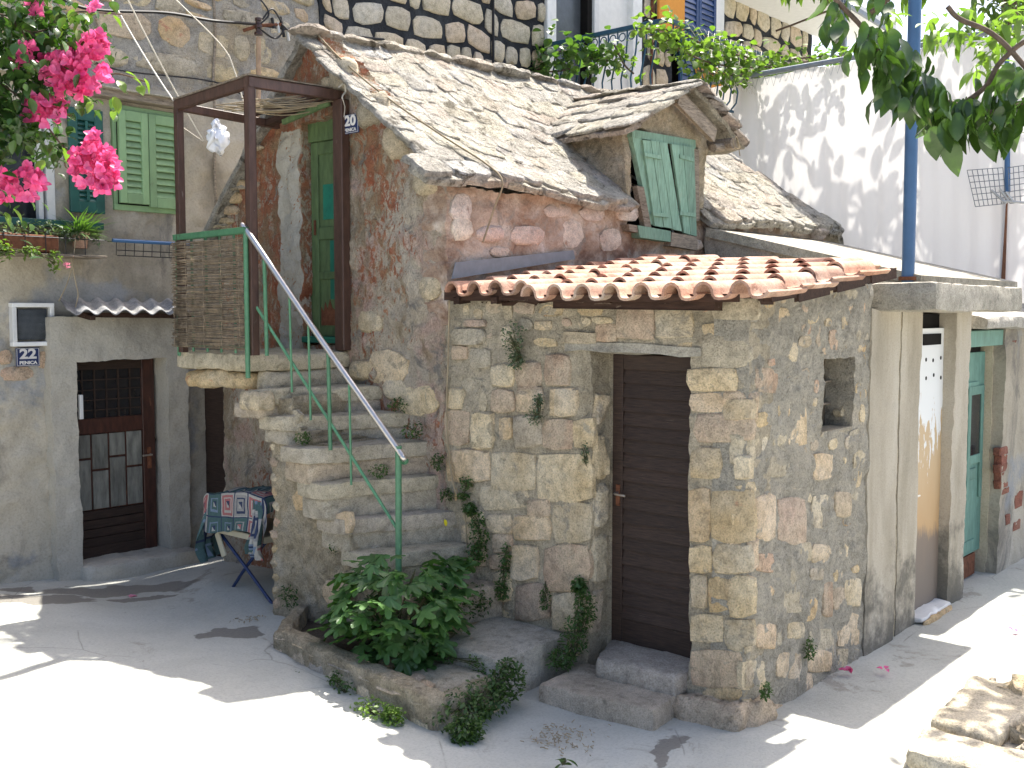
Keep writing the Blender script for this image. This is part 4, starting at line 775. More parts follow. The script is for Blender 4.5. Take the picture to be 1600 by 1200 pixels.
# steps before the shed door, plinth, bed
ds = thing('door_step', 'two low concrete steps before the brown shed door', 'step', (-.2, .75, 0))
rblock('step', M['step'], ds, [(-.40, .35), (.02, .40), (.02, 1.16), (-.50, 1.13)], -.08, .125, .035, .006, .45)
rblock('threshold', M['concrete'], ds, [(-.13, .375), (.24, .375), (.24, 1.1), (-.17, .95)], .1, .245, .035, .009, .7)
tag(rblock('corner_stone', M['stone_grey'], None, [(-.14, -.075), (.30, -.075), (.30, .43), (-.14, .43)], -.1, .125, .03, .016, 1.5), 'rough pitted stone block at the foot of the shed corner', 'stone block')
pb = thing('planter_bed', 'low rubble walled planting bed at the foot of the stair', 'planter', (-1.0, 2.0, .1))
def body(a, b, zt, w_):
    d = (b-a)/np.linalg.norm(b-a); s = np.array([-d[1], d[0]])*np.sign(w_); w_ = abs(w_); e = .006; za, zb = gz(a[1])*.6+zt, gz(b[1])*.6+zt
    rblock('kerb_wall', M['rough_render'], pb, [a+s*e, b+s*e, b+s*w_, a+s*w_], -.05, zt, .035, .010, 1.0, top=[za, zb, zb, za])
def seg(a, b, zt, w_=.15, n=7, name='stone'):
    a = np.array(a, float); b = np.array(b, float); body(a, b, zt, w_); d = b-a; L = np.linalg.norm(d); d /= L; s = np.array([-d[1], d[0]]); ts = np.cumsum([0]+[random.uniform(.7, 1.3) for _ in range(n)]); ts /= ts[-1]
    for lay in (0, 1):
        for k in range(n):
            p = a+d*L*ts[k]; q = a+d*L*ts[k+1]-d*.008; z = gz(p[1])-.06 if lay == 0 else gz(p[1])+.105; z1 = gz(p[1])+.09 if lay == 0 else zt+gz(p[1])*.6-.035; o = random.uniform(-.008, .008)
            rblock(name, M[random.choice(['stone', 'stone_grey', 'stone', 'concrete'])], pb, [p+s*o, q+s*o, q+s*w_*.6, p+s*w_*.6], z, z1, .04, .012, 1.0)
seg((-1.32, 1.24), (-1.215, 2.86), .21, -.15, 7); seg((-1.2, 2.84), (-.76, 3.22), .21, -.11, 3); seg((-.74, 1.20), (-1.31, 1.24), .19, -.13, 3)
V = np.array([(x, y, .13+.05*smooth((y-1.2)/2)) for x, y in ((-1.2, 2.0), (-.55, 2.0), (-.55, 3.15), (-.8, 3.15), (-1.12, 2.85))]); prism('soil', M['soil'], pb, V, (0, 0, -.1))
rblock('paving', M['step'], pb, [(-1.19, 1.36), (-.71, 1.34), (-.62, 1.95), (-1.1, 2.08)], 0, .17, .04, .01, 1.2)
for x, y in ((-1.12, 1.6), (-1.14, 1.75), (-1.1, 1.9), (-1.17, 1.48), (-1.0, 1.95)): rblock('loose_stone', M['stone_red'], pb, [(x, y), (x+.13, y+.01), (x+.12, y+.13), (x, y+.12)], .16, .2, .03, .014, 1.4)
# low wall in the right foreground
lw = thing('low_stone_wall', 'low limewashed stone wall with loose rocks, right foreground', 'wall', (.2, -1.6, 0))
rblock('wall_body', M['concrete'], lw, [(-.42, -1.09), (.87, -.97), (1.3, -2.6), (-.5, -2.6)], -.1, .255, .06, .015, .9)
rblock('top_slab', M['stone_grey'], lw, [(-.0, -1.06), (.84, -1.00), (.74, -1.42), (-.06, -1.40)], .24, .33, .04, .010, .6)
for x, y, a, b, z, mm in ((.72, -1.25, .22, .16, .36, 'stone'), (.5, -1.42, .16, .12, .35, 'stone'), (.25, -1.48, .26, .12, .35, 'stone_grey'), (.05, -1.5, .16, .1, .32, 'stone'), (.62, -1.55, .2, .14, .36, 'stone_grey'), (.86, -1.45, .18, .16, .37, 'stone'), (.4, -1.6, .3, .13, .33, 'stone'), (.15, -1.62, .2, .12, .33, 'stone'), (.9, -1.1, .14, .1, .31, 'stone'), (.95, -1.7, .3, .2, .36, 'stone_grey')):
    rblock('rock', M[mm], lw, [(x-a/2, y-b/2), (x+a/2, y-b/2+.02), (x+a/2-.02, y+b/2), (x-a/2+.02, y+b/2)], .2, z, .035, .03, 2.2)
rblock('rock', M['pale_stone'], lw, [(-.44, -1.10), (-.05, -1.06), (-.08, -2.3), (-.5, -2.3)], .2, .315, .05, .012, .8)
# ---------------------------------------------------------------- plastered house on the left (facade parallel to the eave wall)
YF = 5.62; YS = 5.50
ph_ = thing('plastered_house', 'grey plastered old house with louvered windows and door number 22', 'house', (-1.5, 6, 0))
def hx(c, x0, y0, x1, y1): return rect(1, c, x0, y0, x1, y1)
u0 = at(1, YS, 123, 600)[0]; u1 = at(1, YS, 262, 600)[0]; ztop = at(1, YS, 180, 563)[2]; sl = at(1, YS, 82, 600)[0]; sr = at(1, YS, 293, 600)[0]
wL = (-3.2, at(1, YF, 76, 250)[0], at(1, YF, 60, 343)[2], at(1, YF, 60, 175)[2]); gw = hx(YF, 172, 164, 281, 334)
holes = [(sl+.03, sr-.03, -.1, 2.05), wL]
panel('facade_wall', M['plaster'], ph_, 1, YF, -6, 1.46, -.1, 4.36, .035, holes, t=.3, amp=1.3)
panel('facade_wall', M['grey_mortar'], ph_, 1, YF, -6, 1.46, 4.36, 7.1, .035, t=.3, amp=1.3)
box('facade_backing', M['dark'], ph_, (-6, YF+.34, -.1), (1.4, YF+.45, 7.1), 0)
panel('door_surround', M['surround'], ph_, 1, YS, sl, sr, -.05, 2.36, .03, [(u0, u1, .1, ztop)], t=.24, amp=.7)
panel('corner_wall', M['plaster'], ph_, 1, YF-.02, sr-.02, .30, -.05, 2.4, .04, t=.2, amp=1)
box('passage_door', M['brown_wood'], ph_, (.07, 5.3, 0), (.11, 5.6, 1.95), .004)
rblock('door_step', M['surround'], ph_, [(u0-.03, 5.36), (sr, 5.33), (sr, 5.8), (u0-.03, 5.8)], .05, .285, .05, .012, .7)
d2 = thing_part('door', ph_, (-.75, 5.7, .3)); YD = 5.68; zb, zt = .28, ztop+.02; a0, a1 = u0-.05, at(1, YD, 243, 700)[0]
tag(d2, 'reddish brown door with grilled window and ribbed glass panel')
def dbx(nm, m, x0, x1, z0, z1, y0=YD, y1=YD+.05, bev=.004): return box(nm, m, d2, (a0+(a1-a0)*x0, y0, zb+(zt-zb)*z0), (a0+(a1-a0)*x1, y1, zb+(zt-zb)*z1), bev)
dbx('door_stile', M['dark_red_wood'], .86, 1., 0, 1); dbx('door_stile', M['brown_wood'], 0, .08, 0, 1); dbx('door_rail', M['brown_wood'], .08, .86, .94, 1.); dbx('door_rail', M['dark_red_wood'], .08, .86, .625, .70)
dbx('door_rail', M['brown_wood'], .08, .86, .0, .06); dbx('door_glass', M['glass'], .08, .86, .70, .94, YD+.03, YD+.04, 0); dbx('panel_backing', M['dark_red_wood'], .08, .86, .24, .625, YD+.025, YD+.04, 0)
for k in range(4):
    x = .10+.19*k; sp = [.24, (.44 if k % 2 else .50), .625]
    for z0, z1 in ((sp[0], sp[1]), (sp[1], sp[2])): dbx('glass_strip', M['ribbed_glass'], x+.012, x+.178, z0+.006, z1-.006, YD+.012, YD+.03, .002)
for k in range(4): dbx('board', M['brown_wood'], .08, .86, .06+.045*k, .102+.045*k, YD+.008+.002*(k % 2), YD+.04, .004)
for k in range(1, 6): dbx('grille_bar', M['brown_wood'], .08+.13*k-.008, .08+.13*k+.008, .70, .94, YD+.01, YD+.025, 0)
for z in (.74, .79, .84, .89): dbx('grille_bar', M['brown_wood'], .08, .86, z-.003, z+.003, YD+.012, YD+.022, 0)
dbx('lock_plate', M['rust'], .90, .945, .42, .53, YD-.006, YD, 0); tube('door_handle', M['steel'], d2, [(a0+(a1-a0)*.93, YD, 1.13), (a0+(a1-a0)*.93, YD-.04, 1.13), (a0+(a1-a0)*.82, YD-.045, 1.13)], .008, 6)
box('door_bell_box', M['white_paint'], ph_, (u0+.005, YS-.01, at(1, YS, 127, 655)[2]), (u0+.03, YS+.03, at(1, YS, 127, 617)[2]), .002)
# corrugated canopy
aw = thing_part('door_canopy', ph_, (-.7, 5.5, 2.4)); n = 110; V = []; x0, x1 = -1.27, -.13
for s in (0, -.009):
    for i in range(n+1):
        x = x0+(x1-x0)*i/n
        for j in range(4):
            t = j/3; y = 5.60-.33*t; z = 2.50-.10*t+.020*math.cos((x-x0)/.165*2*math.pi)+s-.06*(1-smooth((x-x0)/.45))*0; V.append((x+(-.10*t), y, z+.03*(x-x0)*0))
N = (n+1)*4; F = []
for i in range(n):
    for j in range(3): q = (i*4+j, (i+1)*4+j, (i+1)*4+j+1, i*4+j+1); F.append(q[::-1]); F.append(tuple(k+N for k in q))
    q = (i*4+3, (i+1)*4+3, (i+1)*4+3+N, i*4+3+N); F.append(q[::-1])
mesh('corrugated_sheet', V, F, M['corr'], aw, sharp=60)
bar('batten', M['beam_wood'], aw, (-1.2, 5.36, 2.375), (-.2, 5.36, 2.36), .04, .04); bar('batten', M['beam_wood'], aw, (-1.15, 5.5, 2.38), (-1.15, 5.28, 2.35), .05, .04)
for x, z in ((-1.02, 2.33), (-.9, 2.34), (-1.15, 2.33)): rblock('stone', M['stone_grey'], ph_, [(x, 5.5), (x+.09, 5.5), (x+.09, 5.6), (x, 5.6)], z-.05, z+.03, .04, .012)
# vent grille
vt = thing_part('vent_box', ph_, (-1.45, 5.6, 2.3)); e = hx(YF-.05, 18, 473, 86, 540)
for lo, hi in (((e[0], e[2]), (e[1], e[2]+.035)), ((e[0], e[3]-.035), (e[1], e[3])), ((e[0], e[2]+.035), (e[0]+.035, e[3]-.035)), ((e[1]-.035, e[2]+.035), (e[1], e[3]-.035))): box('frame', M['white_paint'], vt, (lo[0], YF-.06, lo[1]), (hi[0], YF+.01, hi[1]), .004)
box('back', M['dark'], vt, (e[0]+.05, YF-.025, e[2]+.05), (e[1]-.05, YF-.02, e[3]-.05), 0); pr_ = []
for k in range(1, 26):
    x = e[0]+.05+(e[1]-e[0]-.1)*k/26; pr_.append(tubeVF([(x, YF-.03, e[2]+.05), (x, YF-.03, e[3]-.05)], .0012, 4)); z = e[2]+.05+(e[3]-e[2]-.1)*k/26; pr_.append(tubeVF([(e[0]+.05, YF-.032, z), (e[1]-.05, YF-.032, z)], .0012, 4))
V, F = join(pr_); tag(mesh('wire_gauze', V, F, M['zinc'], vt), kind='stuff')
e = hx(YF-.02, 23, 543, 61, 572); numplate('house_number_plate', 'blue enamel plate reading 22 beneath the white vent box', '22', 1, YF, ((e[0]+e[1])/2, YF-.035, (e[2]+e[3])/2), .19, .15, (1, 0, 0))
for q in [(2, 572, 60, 596), (0, 545, 22, 570), (58, 548, 78, 578)]: stone('stone', M['stone_gold' if q[1] < 500 else 'stone_red'], ph_, 1, YF, qpx(1, YF, *q), .012, pw=3, inner=.7, jit=.12)
# windows
def louver(name, x0, x1, z0, z1, y, m, parent, n=12, gap=None, fr=.065, th=.035):
    t = thing_part(name, parent, ((x0+x1)/2, y, z0))
    for lo, hi in (((x0, z0), (x0+fr, z1)), ((x1-fr, z0), (x1, z1)), ((x0+fr, z0), (x1-fr, z0+fr*1.3)), ((x0+fr, z1-fr*1.3), (x1-fr, z1))): box('stile', m, t, (lo[0], y, lo[1]), (hi[0], y+th, hi[1]), .004)
    a, b = z0+fr*1.3, z1-fr*1.3; s = (b-a)/n
    for k in range(n):
        z = a+s*k; prism('slat', m, t, [(x0+fr, y+.004, z+s*.08), (x0+fr, y+.012, z-.002), (x0+fr, y+th-.002, z+s*.86), (x0+fr, y+th-.008, z+s*.95)], (x1-x0-2*fr, 0, 0))
    return t
x0, x1, z0, z1 = gw; xm = at(1, YF-.03, 230, 250)[0]
wn = thing_part('window_frame', ph_, (x0, YF, z0))
for lo, hi in (((x0, z0-.01), (x1, z0+.04)), ((x0, z1-.03), (x1, z1+.01)), ((x0, z0+.04), (x0+.035, z1-.03)), ((x1-.03, z0+.04), (x1, z1-.03))): box('frame_bar', M['shutter'], wn, (lo[0], YF-.03, lo[1]), (hi[0], YF+.06, hi[1]), .003)
louver('shutter', x0+.04, xm-.003, z0+.05, z1-.035, YF-.065, M['shutter'], ph_, 11); louver('shutter', xm+.003, x1-.012, z0+.03, z1-.035, YF-.067, M['shutter'], ph_, 11)
box('window_backing', M['dark'], ph_, (x0+.03, YF-.026, z0), (x1-.02, YF-.024, z1), 0)
e = hx(YF-.06, 106, 166, 164, 335); louver('shutter', e[0], e[1], e[2], e[3], YF-.07, M['teal'], ph_, 17, fr=.075)
box('shutter_centre_bar', M['teal'], ph_, ((e[0]+e[1])/2-.012, YF-.078, e[2]+.1), ((e[0]+e[1])/2+.012, YF-.068, e[3]-.1), .002)
box('window_post', M['white_metal'], ph_, (wL[1]-.09, YF+.0, wL[2]), (wL[1]-.05, YF+.06, wL[3]), .004); box('window_post', M['white_metal'], ph_, (wL[1]-.03, YF-.02, wL[2]), (wL[1]+.04, YF+.1, wL[3]), .006)
box('window_pane', M['glass'], ph_, (wL[0], YF+.14, wL[2]), (wL[1], YF+.15, wL[3]), 0); box('window_sill', M['teal'], ph_, (wL[0], YF-.08, wL[2]-.06), (wL[1]+.42, YF+.1, wL[2]+.0), .004)
e = hx(YF-.1, 158, 140, 290, 160); box('window_hood', M['concrete'], ph_, (e[0]-1.2, YF-.16, e[2]+.02), (e[1]+.05, YF+.02, e[3]+.02), .006, sub=5); box('hood_board', M['old_wood'], ph_, (e[0]-.02, YF-.12, e[2]-.05), (e[1], YF+.02, e[2]+.02), .005)
for q in cobbles(-3.2, 1.42, 4.48, 7.0, .40, .23, .035):
    if random.random() < .93: stone('stone', M[random.choice(['facade_stone', 'facade_stone', 'stone_grey', 'facade_stone', 'stone_gold'])], ph_, 1, YF, q, random.uniform(.006, .03), pw=3.6, inner=.78, jit=.13, n=9)
# ---------------------------------------------------------------- apartment house with the blue balcony
ap = thing('apartment_house', 'upper house faced in pale stones with thick black joints and a blue balcony', 'house', (5, 6, 0))
YA = 5.60
hd = (5.12, 5.95, 4.6, 8.2); hs = (7.9, 9.0, 4.7, 7.6)
panel('facade_wall', M['black_mortar'], ap, 1, YA, 1.46, 5.02, 3.0, 7.3, .06, t=.3, amp=.5)
panel('facade_wall', M['white_wall'], ap, 1, YA+.01, 5.02, 7.12, 3.0, 9.2, .1, [hd], t=.3, amp=.2); panel('facade_wall', M['black_mortar'], ap, 1, YA, 7.12, 12.4, 3.0, 9.2, .08, [hs], t=.3, amp=.4)
box('facade_backing', M['dark'], ap, (1.4, YA+.34, 3), (12.3, YA+.5, 9.2), 0)
for q in cobbles(1.5, 4.98, 4.3, 7.3, .38, .32, .026, .22): stone('stone', M['pale_stone'], ap, 1, YA-.005, q, random.uniform(.016, .026), pw=4.5, inner=.86, jit=.08, n=12)
for x0_, x1_ in ((7.15, 7.85), (9.3, 12.2)):
    for q in cobbles(x0_, x1_, 4.8, 7.9, .38, .32, .028, .2): stone('stone', M['pale_stone'], ap, 1, YA-.005, q, .02, pw=4.5, inner=.86, jit=.08, n=9)
box('wall_strip', M['white_wall'], ap, (9.02, YA-.03, 4.7), (9.32, YA+.05, 9), .004)
box('glass_door', M['blue_glass'], ap, (5.12, YA+.1, 4.6), (5.95, YA+.12, 8.2), 0); box('door_post', M['white_paint'], ap, (4.99, YA-.05, 4.5), (5.17, YA+.1, 8.2), .006); box('door_post', M['dark'], ap, (5.17, YA-.0, 4.6), (5.2, YA+.1, 8.2), .004)
box('door_post', M['dark'], ap, (5.85, YA-.02, 4.6), (5.95, YA+.1, 8.2), .004); box('door_post', M['white_paint'], ap, (5.95, YA-.06, 4.6), (6.05, YA+.1, 8.2), .006); box('door_panel', M['white_wall'], ap, (6.05, YA-.04, 4.6), (6.55, YA+.05, 8.2), .006); box('door_post', M['white_paint'], ap, (6.8, YA-.08, 4.6), (7.02, YA+.05, 8.2), .008)
louver('shutter', 8.0, 8.5, 5.2, 7.5, YA-.08, M['blue_shutter'], ap, 26, fr=.07); louver('shutter', 8.51, 9.0, 5.2, 7.5, YA-.08, M['blue_shutter'], ap, 26, fr=.07)
tube('drain_pipe', M['rust'], ap, [(7.3, YA-.05, 4.6), (7.3, YA-.05, 8)], .02, 8)
box('balcony_slab', M['concrete'], ap, (4.92, 3.72, 4.62), (9.6, YA, 4.78), .01)
e = at(1, 4.6, 1005, 60); box('orange_blind', M['orange'], ap, (6.62, 4.4, 4.85), (7.35, 4.43, 5.62), .004); tag(box('orange_awning', M['orange'], ap, (7.32, YA-.16, 6.35), (7.98, YA-.12, 8), .004))
box('roof_soffit', M['white_wall'], ap, (9.4, 4.4, 7.25), (13.2, YA, 7.4), .01)
rl2 = thing_part('balcony_railing', ap, (5, 3.8, 4.8))
bar('top_rail', M['balcony_blue'], rl2, (5., YA-.02, 5.70), (5., 3.78, 5.70), .05, .05); bar('top_rail', M['balcony_blue'], rl2, (4.98, 3.8, 5.70), (9.5, 3.8, 5.70), .05, .05, up=(0, 0, 1)); bar('bottom_rail', M['balcony_blue'], rl2, (5., YA, 4.88), (5., 3.8, 4.88), .03, .03); bar('bottom_rail', M['balcony_blue'], rl2, (5., 3.8, 4.88), (9.5, 3.8, 4.88), .03, .03)
bz = [(0, .80), (.0, .66), (.02, .52), (.07, .36), (.12, .2), (.10, .07), (.03, 0)]
for y in np.arange(3.95, 5.55, .135): tube('baluster', M['balcony_blue'], rl2, [(5-d*1.0, y, 4.89+h) for d, h in bz], .011, 6); tube('ring', M['balcony_blue'], rl2, [(4.995, y+.067+.045*math.cos(a), 5.61+.045*math.sin(a)) for a in np.linspace(0, 6.28, 11)], .008, 5)
for x in np.arange(5.12, 9.5, .16): tube('baluster', M['balcony_blue'], rl2, [(x, 3.8-d*1.0, 4.89+h) for d, h in bz], .011, 5); tube('ring', M['balcony_blue'], rl2, [(x+.08+.05*math.cos(a), 3.8, 5.61+.045*math.sin(a)) for a in np.linspace(0, 6.28, 11)], .008, 5)
box('pergola_post', M['zinc'], ap, (9.95, 3.9, 4.7), (10.03, 3.98, 7.3), .004); box('pergola_post', M['zinc'], ap, (11.6, 3.9, 4.7), (11.68, 3.98, 7.2), .004); bar('pergola_beam', M['zinc'], ap, (9.9, 3.94, 7.0), (12.2, 3.94, 6.9), .05, .07)
pr_ = []
for k in range(34):
    x = 5.3+k*.13; pr_.append(tubeVF([(x, 3.74, 5.72), (x+.55, 3.5, 5.05)], .003, 4)); pr_.append(tubeVF([(x+.5, 3.74, 5.72), (x-.05, 3.5, 5.05)], .003, 4))
V, F = join(pr_); nt_ = tag(mesh('balcony_netting', V, F, M['line'], ap), kind='stuff')
tube('cable', M['cable'], ap, [(4.0, YA-.04, 4.2), (4.0, YA-.04, 6.4), (3.98, YA-.04, 8)], .016, 6); tube('cable', M['cable'], ap, curve([(2.4, YA-.05, 4.9), (3.2, YA-.05, 4.86), (4.0, YA-.05, 4.93), (4.8, YA-.06, 5.0)]), .012, 5)
# ---------------------------------------------------------------- sheeting fence
T1 = np.array([6.38, 4.40, 5.22]); T2 = np.array([7.2, .30, 5.50]); T3 = np.array([7.6, -3.2, 5.75])
tf = thing('sheeting_fence', 'tall white translucent sheeting fence with leaf shadows behind the houses', 'fence', (7.2, 1, 0))
def sheet(A, B, z0, name, seedp):
    nu, nv = 150, 30; V = []; d = (B-A)[:2]; L = np.linalg.norm(d); nrm = np.array([d[1], -d[0]])/L
    for i in range(nu+1):
        s = i/nu
        for j in range(nv+1):
            t = j/nv; top = A[2]+(B[2]-A[2])*s-.03*abs(math.sin(s*L*4.2)); z = z0+(top-z0)*t; w_ = .012*math.sin(s*L*13+seedp+.6*math.sin(t*3+s*9))*(.35+.65*t)+.012*math.sin(s*L*31+t*2)+.02*math.sin(s*L*3.1+t*4)
            p = A[:2]+d*s+nrm*w_; V.append((p[0], p[1], z))
    F = [(i*(nv+1)+j, i*(nv+1)+j+1, (i+1)*(nv+1)+j+1, (i+1)*(nv+1)+j) for i in range(nu) for j in range(nv)]
    return mesh(name, V, F, M['tarp'], tf)
sheet(T1, T2, 2.2, 'sheet', 0); sheet(T2+[.03, .02, -.02], T3, 2.2, 'sheet', 2)
tube('top_rail', M['zinc'], tf, curve([T1+[-.02, 0, .03], (T1+T2)/2+[-.02, 0, .015], T2+[-.02, 0, .03], T3+[-.02, 0, .03]], 10), .032, 10)
pr_ = []; z_ = []
for k in range(110):
    s = k/110; p = T1+(T2-T1)*s; z_.append(p+[-.05, 0, -.02 if k % 2 else -.14+.02*math.sin(k)])
tag(mesh('wire_edge', *tubeVF(z_, .004, 4), M['zinc'], tf), kind='stuff')
for a_, r in ((.28, .012), (.62, .01)):
    pass
e1 = X_ = at(0, 7.12, 1572, 60); e2 = at(0, 7.12, 1574, 300); tube('blue_pipe', M['blue_paint'], tf, [e1, e2], .032, 10); e3 = at(0, 7.14, 1567, 445); bar('wood_post', M['wood_edge'], tf, (e2[0]+.02, e2[1]+.02, e2[2]+.1), e3-[0, 0, .4], .06, .06, up=(0, 1, 0))
bp = thing('blue_pole', 'tall blue painted steel pole rising behind the canopy slab', 'pole', (3.45, .41, 2.6)); tube('pole_shaft', M['blue_paint'], bp, [(3.45, .41, 2.6), (3.45, .41, 7.4)], .052, 16); tube('base_flange', M['rust'], bp, [(3.45, .41, 2.66), (3.45, .41, 2.69)], .075, 14)
an = thing('grid_antenna', 'square wire grid aerial on arms in front of white sheeting', 'aerial', at(0, 6.9, 1570, 300))
def grid(c0, c1, c2, c3, n, m): 
    P = [at(0, 6.85, *c) for c in (c0, c1, c2, c3)]; r = []
    for i in range(n+1): s = i/n; r.append(tubeVF([P[0]+(P[1]-P[0])*s, P[3]+(P[2]-P[3])*s], .004, 4))
    for i in range(m+1): s = i/m; r.append(tubeVF([P[0]+(P[3]-P[0])*s, P[1]+(P[2]-P[1])*s], .004, 4))
    return join(r)
mesh('wire_grid', *grid((1511, 266), (1567, 262), (1572, 318), (1524, 323), 7, 6), M['zinc'], an); mesh('wire_grid', *grid((1575, 262), (1625, 255), (1628, 312), (1578, 318), 6, 6), M['zinc'], an)
for a_, b_ in (((1549, 297), (1572, 318)), ((1562, 296), (1578, 316)), ((1572, 300), (1585, 318)), ((1565, 314), (1620, 318))): tube('arm', M['white_metal'], an, [at(0, 6.83, *a_), at(0, 6.83, *b_)], .014, 6)
# ---------------------------------------------------------------- cables, lines, pole
def single(name, label, cat, m, P, r, group=None): V, F = tubeVF(P, r, 6); return tag(mesh(name, V, F, m, sharp=60), label, cat, group or ('washing lines over the courtyard' if name == 'washing_line' else None))
a = at(1, YF-.12, 60, -30); b = at(1, YF-.12, 130, 12); c_ = at(1, YF-.12, 260, 20); d_ = at(1, YF-.12, 400, 38); e = at(1, YF-.12, 470, 48)
single('power_cable', 'thick black cable slung across the yellow stone facade at the top', 'cable', M['cable'], curve([a, b, c_, at(1, YF-.12, 330, 32), d_, e, at(1, YF-.1, 600, 62)]), .014)
single('wall_cable', 'thin dark cable crossing the facade just above the green shutters', 'cable', M['cable'], curve([at(1, YF-.04, *p) for p in ((150, 98), (200, 112), (335, 128), (400, 160), (460, 175))]), .007)
single('down_cable', 'grey cable running straight down the facade beside the plastic bag', 'cable', M['old_wood'], curve([at(1, YF-.03, *p) for p in ((333, -20), (336, 60), (333, 120), (337, 200), (335, 260), (338, 330))]), .013)
for n_, lb, pts in (('washing_line', 'pale washing line dropping to the left corner of the porch frame', ((170, -10), (276, 172))), ('washing_line', 'pale washing line passing through the porch frame towards the facade hook', ((195, -10), (318, 220)))):
    p = at(1, 5.2, *pts[0]); q = C1+np.array([0, .04, .02]) if pts[1][0] == 276 else at(1, 5.55, *pts[1]); single(n_, lb, 'line', M['line'], sag(p, q, .03), .0065)
single('washing_line', 'pale line curving down from the facade into the porch frame', 'line', M['line'], curve([at(1, 5.2, 265, -10), at(1, 5.2, 345, 70), at(1, 5.2, 366, 110), at(1, 5.2, 385, 175), at(1, 5.2, 400, 205)]), .006)
single('washing_line', 'short bright line end tied to the facade hook under the frame', 'line', M['line'], [C1+[.0, .05, -.12], at(1, 5.58, 317, 221)], .005)
single('roof_wire', 'thin straw coloured wire lying down the slope of the stone roof', 'wire', M['straw'], curve([np.array(roofF(x, t))+[0, 0, .09] for x, t in ((-.02, 1.0), (-.03, .8), (.0, .6), (.08, .4), (.2, .2), (.33, .02))]+[np.array((.36, 2.18, 3.33)), np.array((.34, 2.24, 3.15)), np.array((.28, 2.3, 2.9))]), .007)
single('wall_wire', 'thin pale cord hanging down the joint between gable and shed', 'cord', M['straw'], curve([(-.035, 2.33, 2.48), (-.03, 2.35, 2.1), (-.035, 2.36, 1.6), (-.04, 2.3, 1.2), (-.05, 2.18, 1.0), (-.05, 2.15, .75)]), .006)
ip = thing('insulator_pole', 'bare wooden pole with dark ceramic insulators above the red gable', 'pole', at(1, 5.3, 402, 165)); a = at(1, 5.3, 402, 172); b = at(1, 5.3, 404, 58); tube('pole_shaft', M['pole_wood'], ip, [a-[0, 0, .5], (a+b)/2+[.006, 0, 0], b], .022, 8)
for k in range(5): p = b+[0, 0, .03+.032*k]; tube('insulator', M['ceramic'], ip, [p-[0, 0, .012], p+[0, 0, .012]], .038-.002*k if k % 2 == 0 else .026, 12)
for k, (x, y) in enumerate(((425, 28), (433, 35), (441, 42), (448, 48), (438, 26))): p = at(1, 5.3, x, y); tube('insulator', M['white_metal' if k % 2 else 'cable'], ip, [p, p+[.02, 0, -.09]], .015, 6)
tube('bracket', M['rust'], ip, [at(1, 5.4, 380, 48), at(1, 5.3, 404, 40), at(1, 5.3, 440, 38)], .016, 6)
for pts in (((404, 40), (420, 20), (400, -10)), ((404, 44), (430, 60), (446, 44)), ((440, 38), (455, 50), (475, 55)), ((410, 30), (425, 14), (440, 34))): tube('jumper_wire', M['cable'], ip, curve([at(1, 5.28, *p) for p in pts]), .009, 5)
# plastic bag
bm = bmesh.new(); bmesh.ops.create_icosphere(bm, subdivisions=4, radius=1); V = np.array([v.co[:] for v in bm.verts]); F = [[v.index for v in f.verts] for f in bm.faces]; bm.free()
V[:, 2] = np.where(V[:, 2] > 0, V[:, 2]*1.1, V[:, 2]); s_ = .35+.65*smooth((1-V[:, 2])/1.3); V = V*np.stack([s_*.10, s_*.06, np.full(len(V), .165)], 1); V += (np.abs(vn(V, 14))-.3)*.09+vn(V, 40)*.012; bc = at(1, 5.25, 340, 212); V = V+bc
tag(mesh('plastic_bag', V, F, M['bag']), 'crumpled white plastic bag hanging behind the porch frame', 'plastic bag'); single('bag_string', 'short pale string holding up the white plastic bag', 'string', M['line'], [at(1, 5.25, 338, 176), bc+[0, 0, .14]], .004)
# drying rack
q = hx(YF-.12, 172, 372, 282, 400); rk = thing('window_drying_rack', 'blue edged wire drying rack under the green shutters', 'rack', (q[0], YF-.1, q[2])); tube('front_bar', M['blue_paint'], rk, [(q[0], YF-.16, q[3]-.02), (q[1]+.1, YF-.16, q[3]-.02)], .016, 8)
for k in range(9): x = q[0]+.04+(q[1]-q[0])*k/8; tube('wire', M['cable'], rk, [(x, YF, q[3]-.02), (x, YF-.15, q[3]-.03), (x, YF-.14, q[2]-.02)], .0035, 4)
for z in (.0, .045): tube('wire', M['cable'], rk, [(q[0]+.05, YF-.14, q[2]+z-.02), (q[1]+.1, YF-.14, q[2]+z-.02)], .004, 4)
# ---------------------------------------------------------------- folding table and patchwork cloth
tb = thing('folding_table', 'folding table with crossed navy tubular legs under the stair landing', 'table', (-.55, 4.0, .16))
TY0, TY1, TX0, TX1, TZ = 3.66, 4.36, -.68, -.18, .70
box('table_top', M['cream'], tb, (TX0, TY0, TZ-.05), (TX1, TY1, TZ), .006)
for x in (TX0+.05, TX1-.05):
    tube('leg', M['table_blue'], tb, curve([(x, 4.34, TZ-.05), (x-.0, 3.99, .42), (x, 3.62, .17)], 5), .013, 8); tube('leg', M['table_blue'], tb, curve([(x+.03, 3.74, TZ-.05), (x+.03, 4.0, .42), (x+.03, 4.22, .19)], 5), .013, 8)
tube('foot_bar', M['table_blue'], tb, [(TX0+.08, 4.22, .18), (TX1-.02, 4.22, .18)], .012, 8); tube('foot_bar', M['table_blue'], tb, [(TX0+.05, 3.62, .18), (TX1-.05, 3.62, .18)], .012, 8); tube('foot_bar', M['table_blue'], tb, [(TX0+.08, 4.22, .19), (TX0+.07, 3.7, .19)], .010, 8)
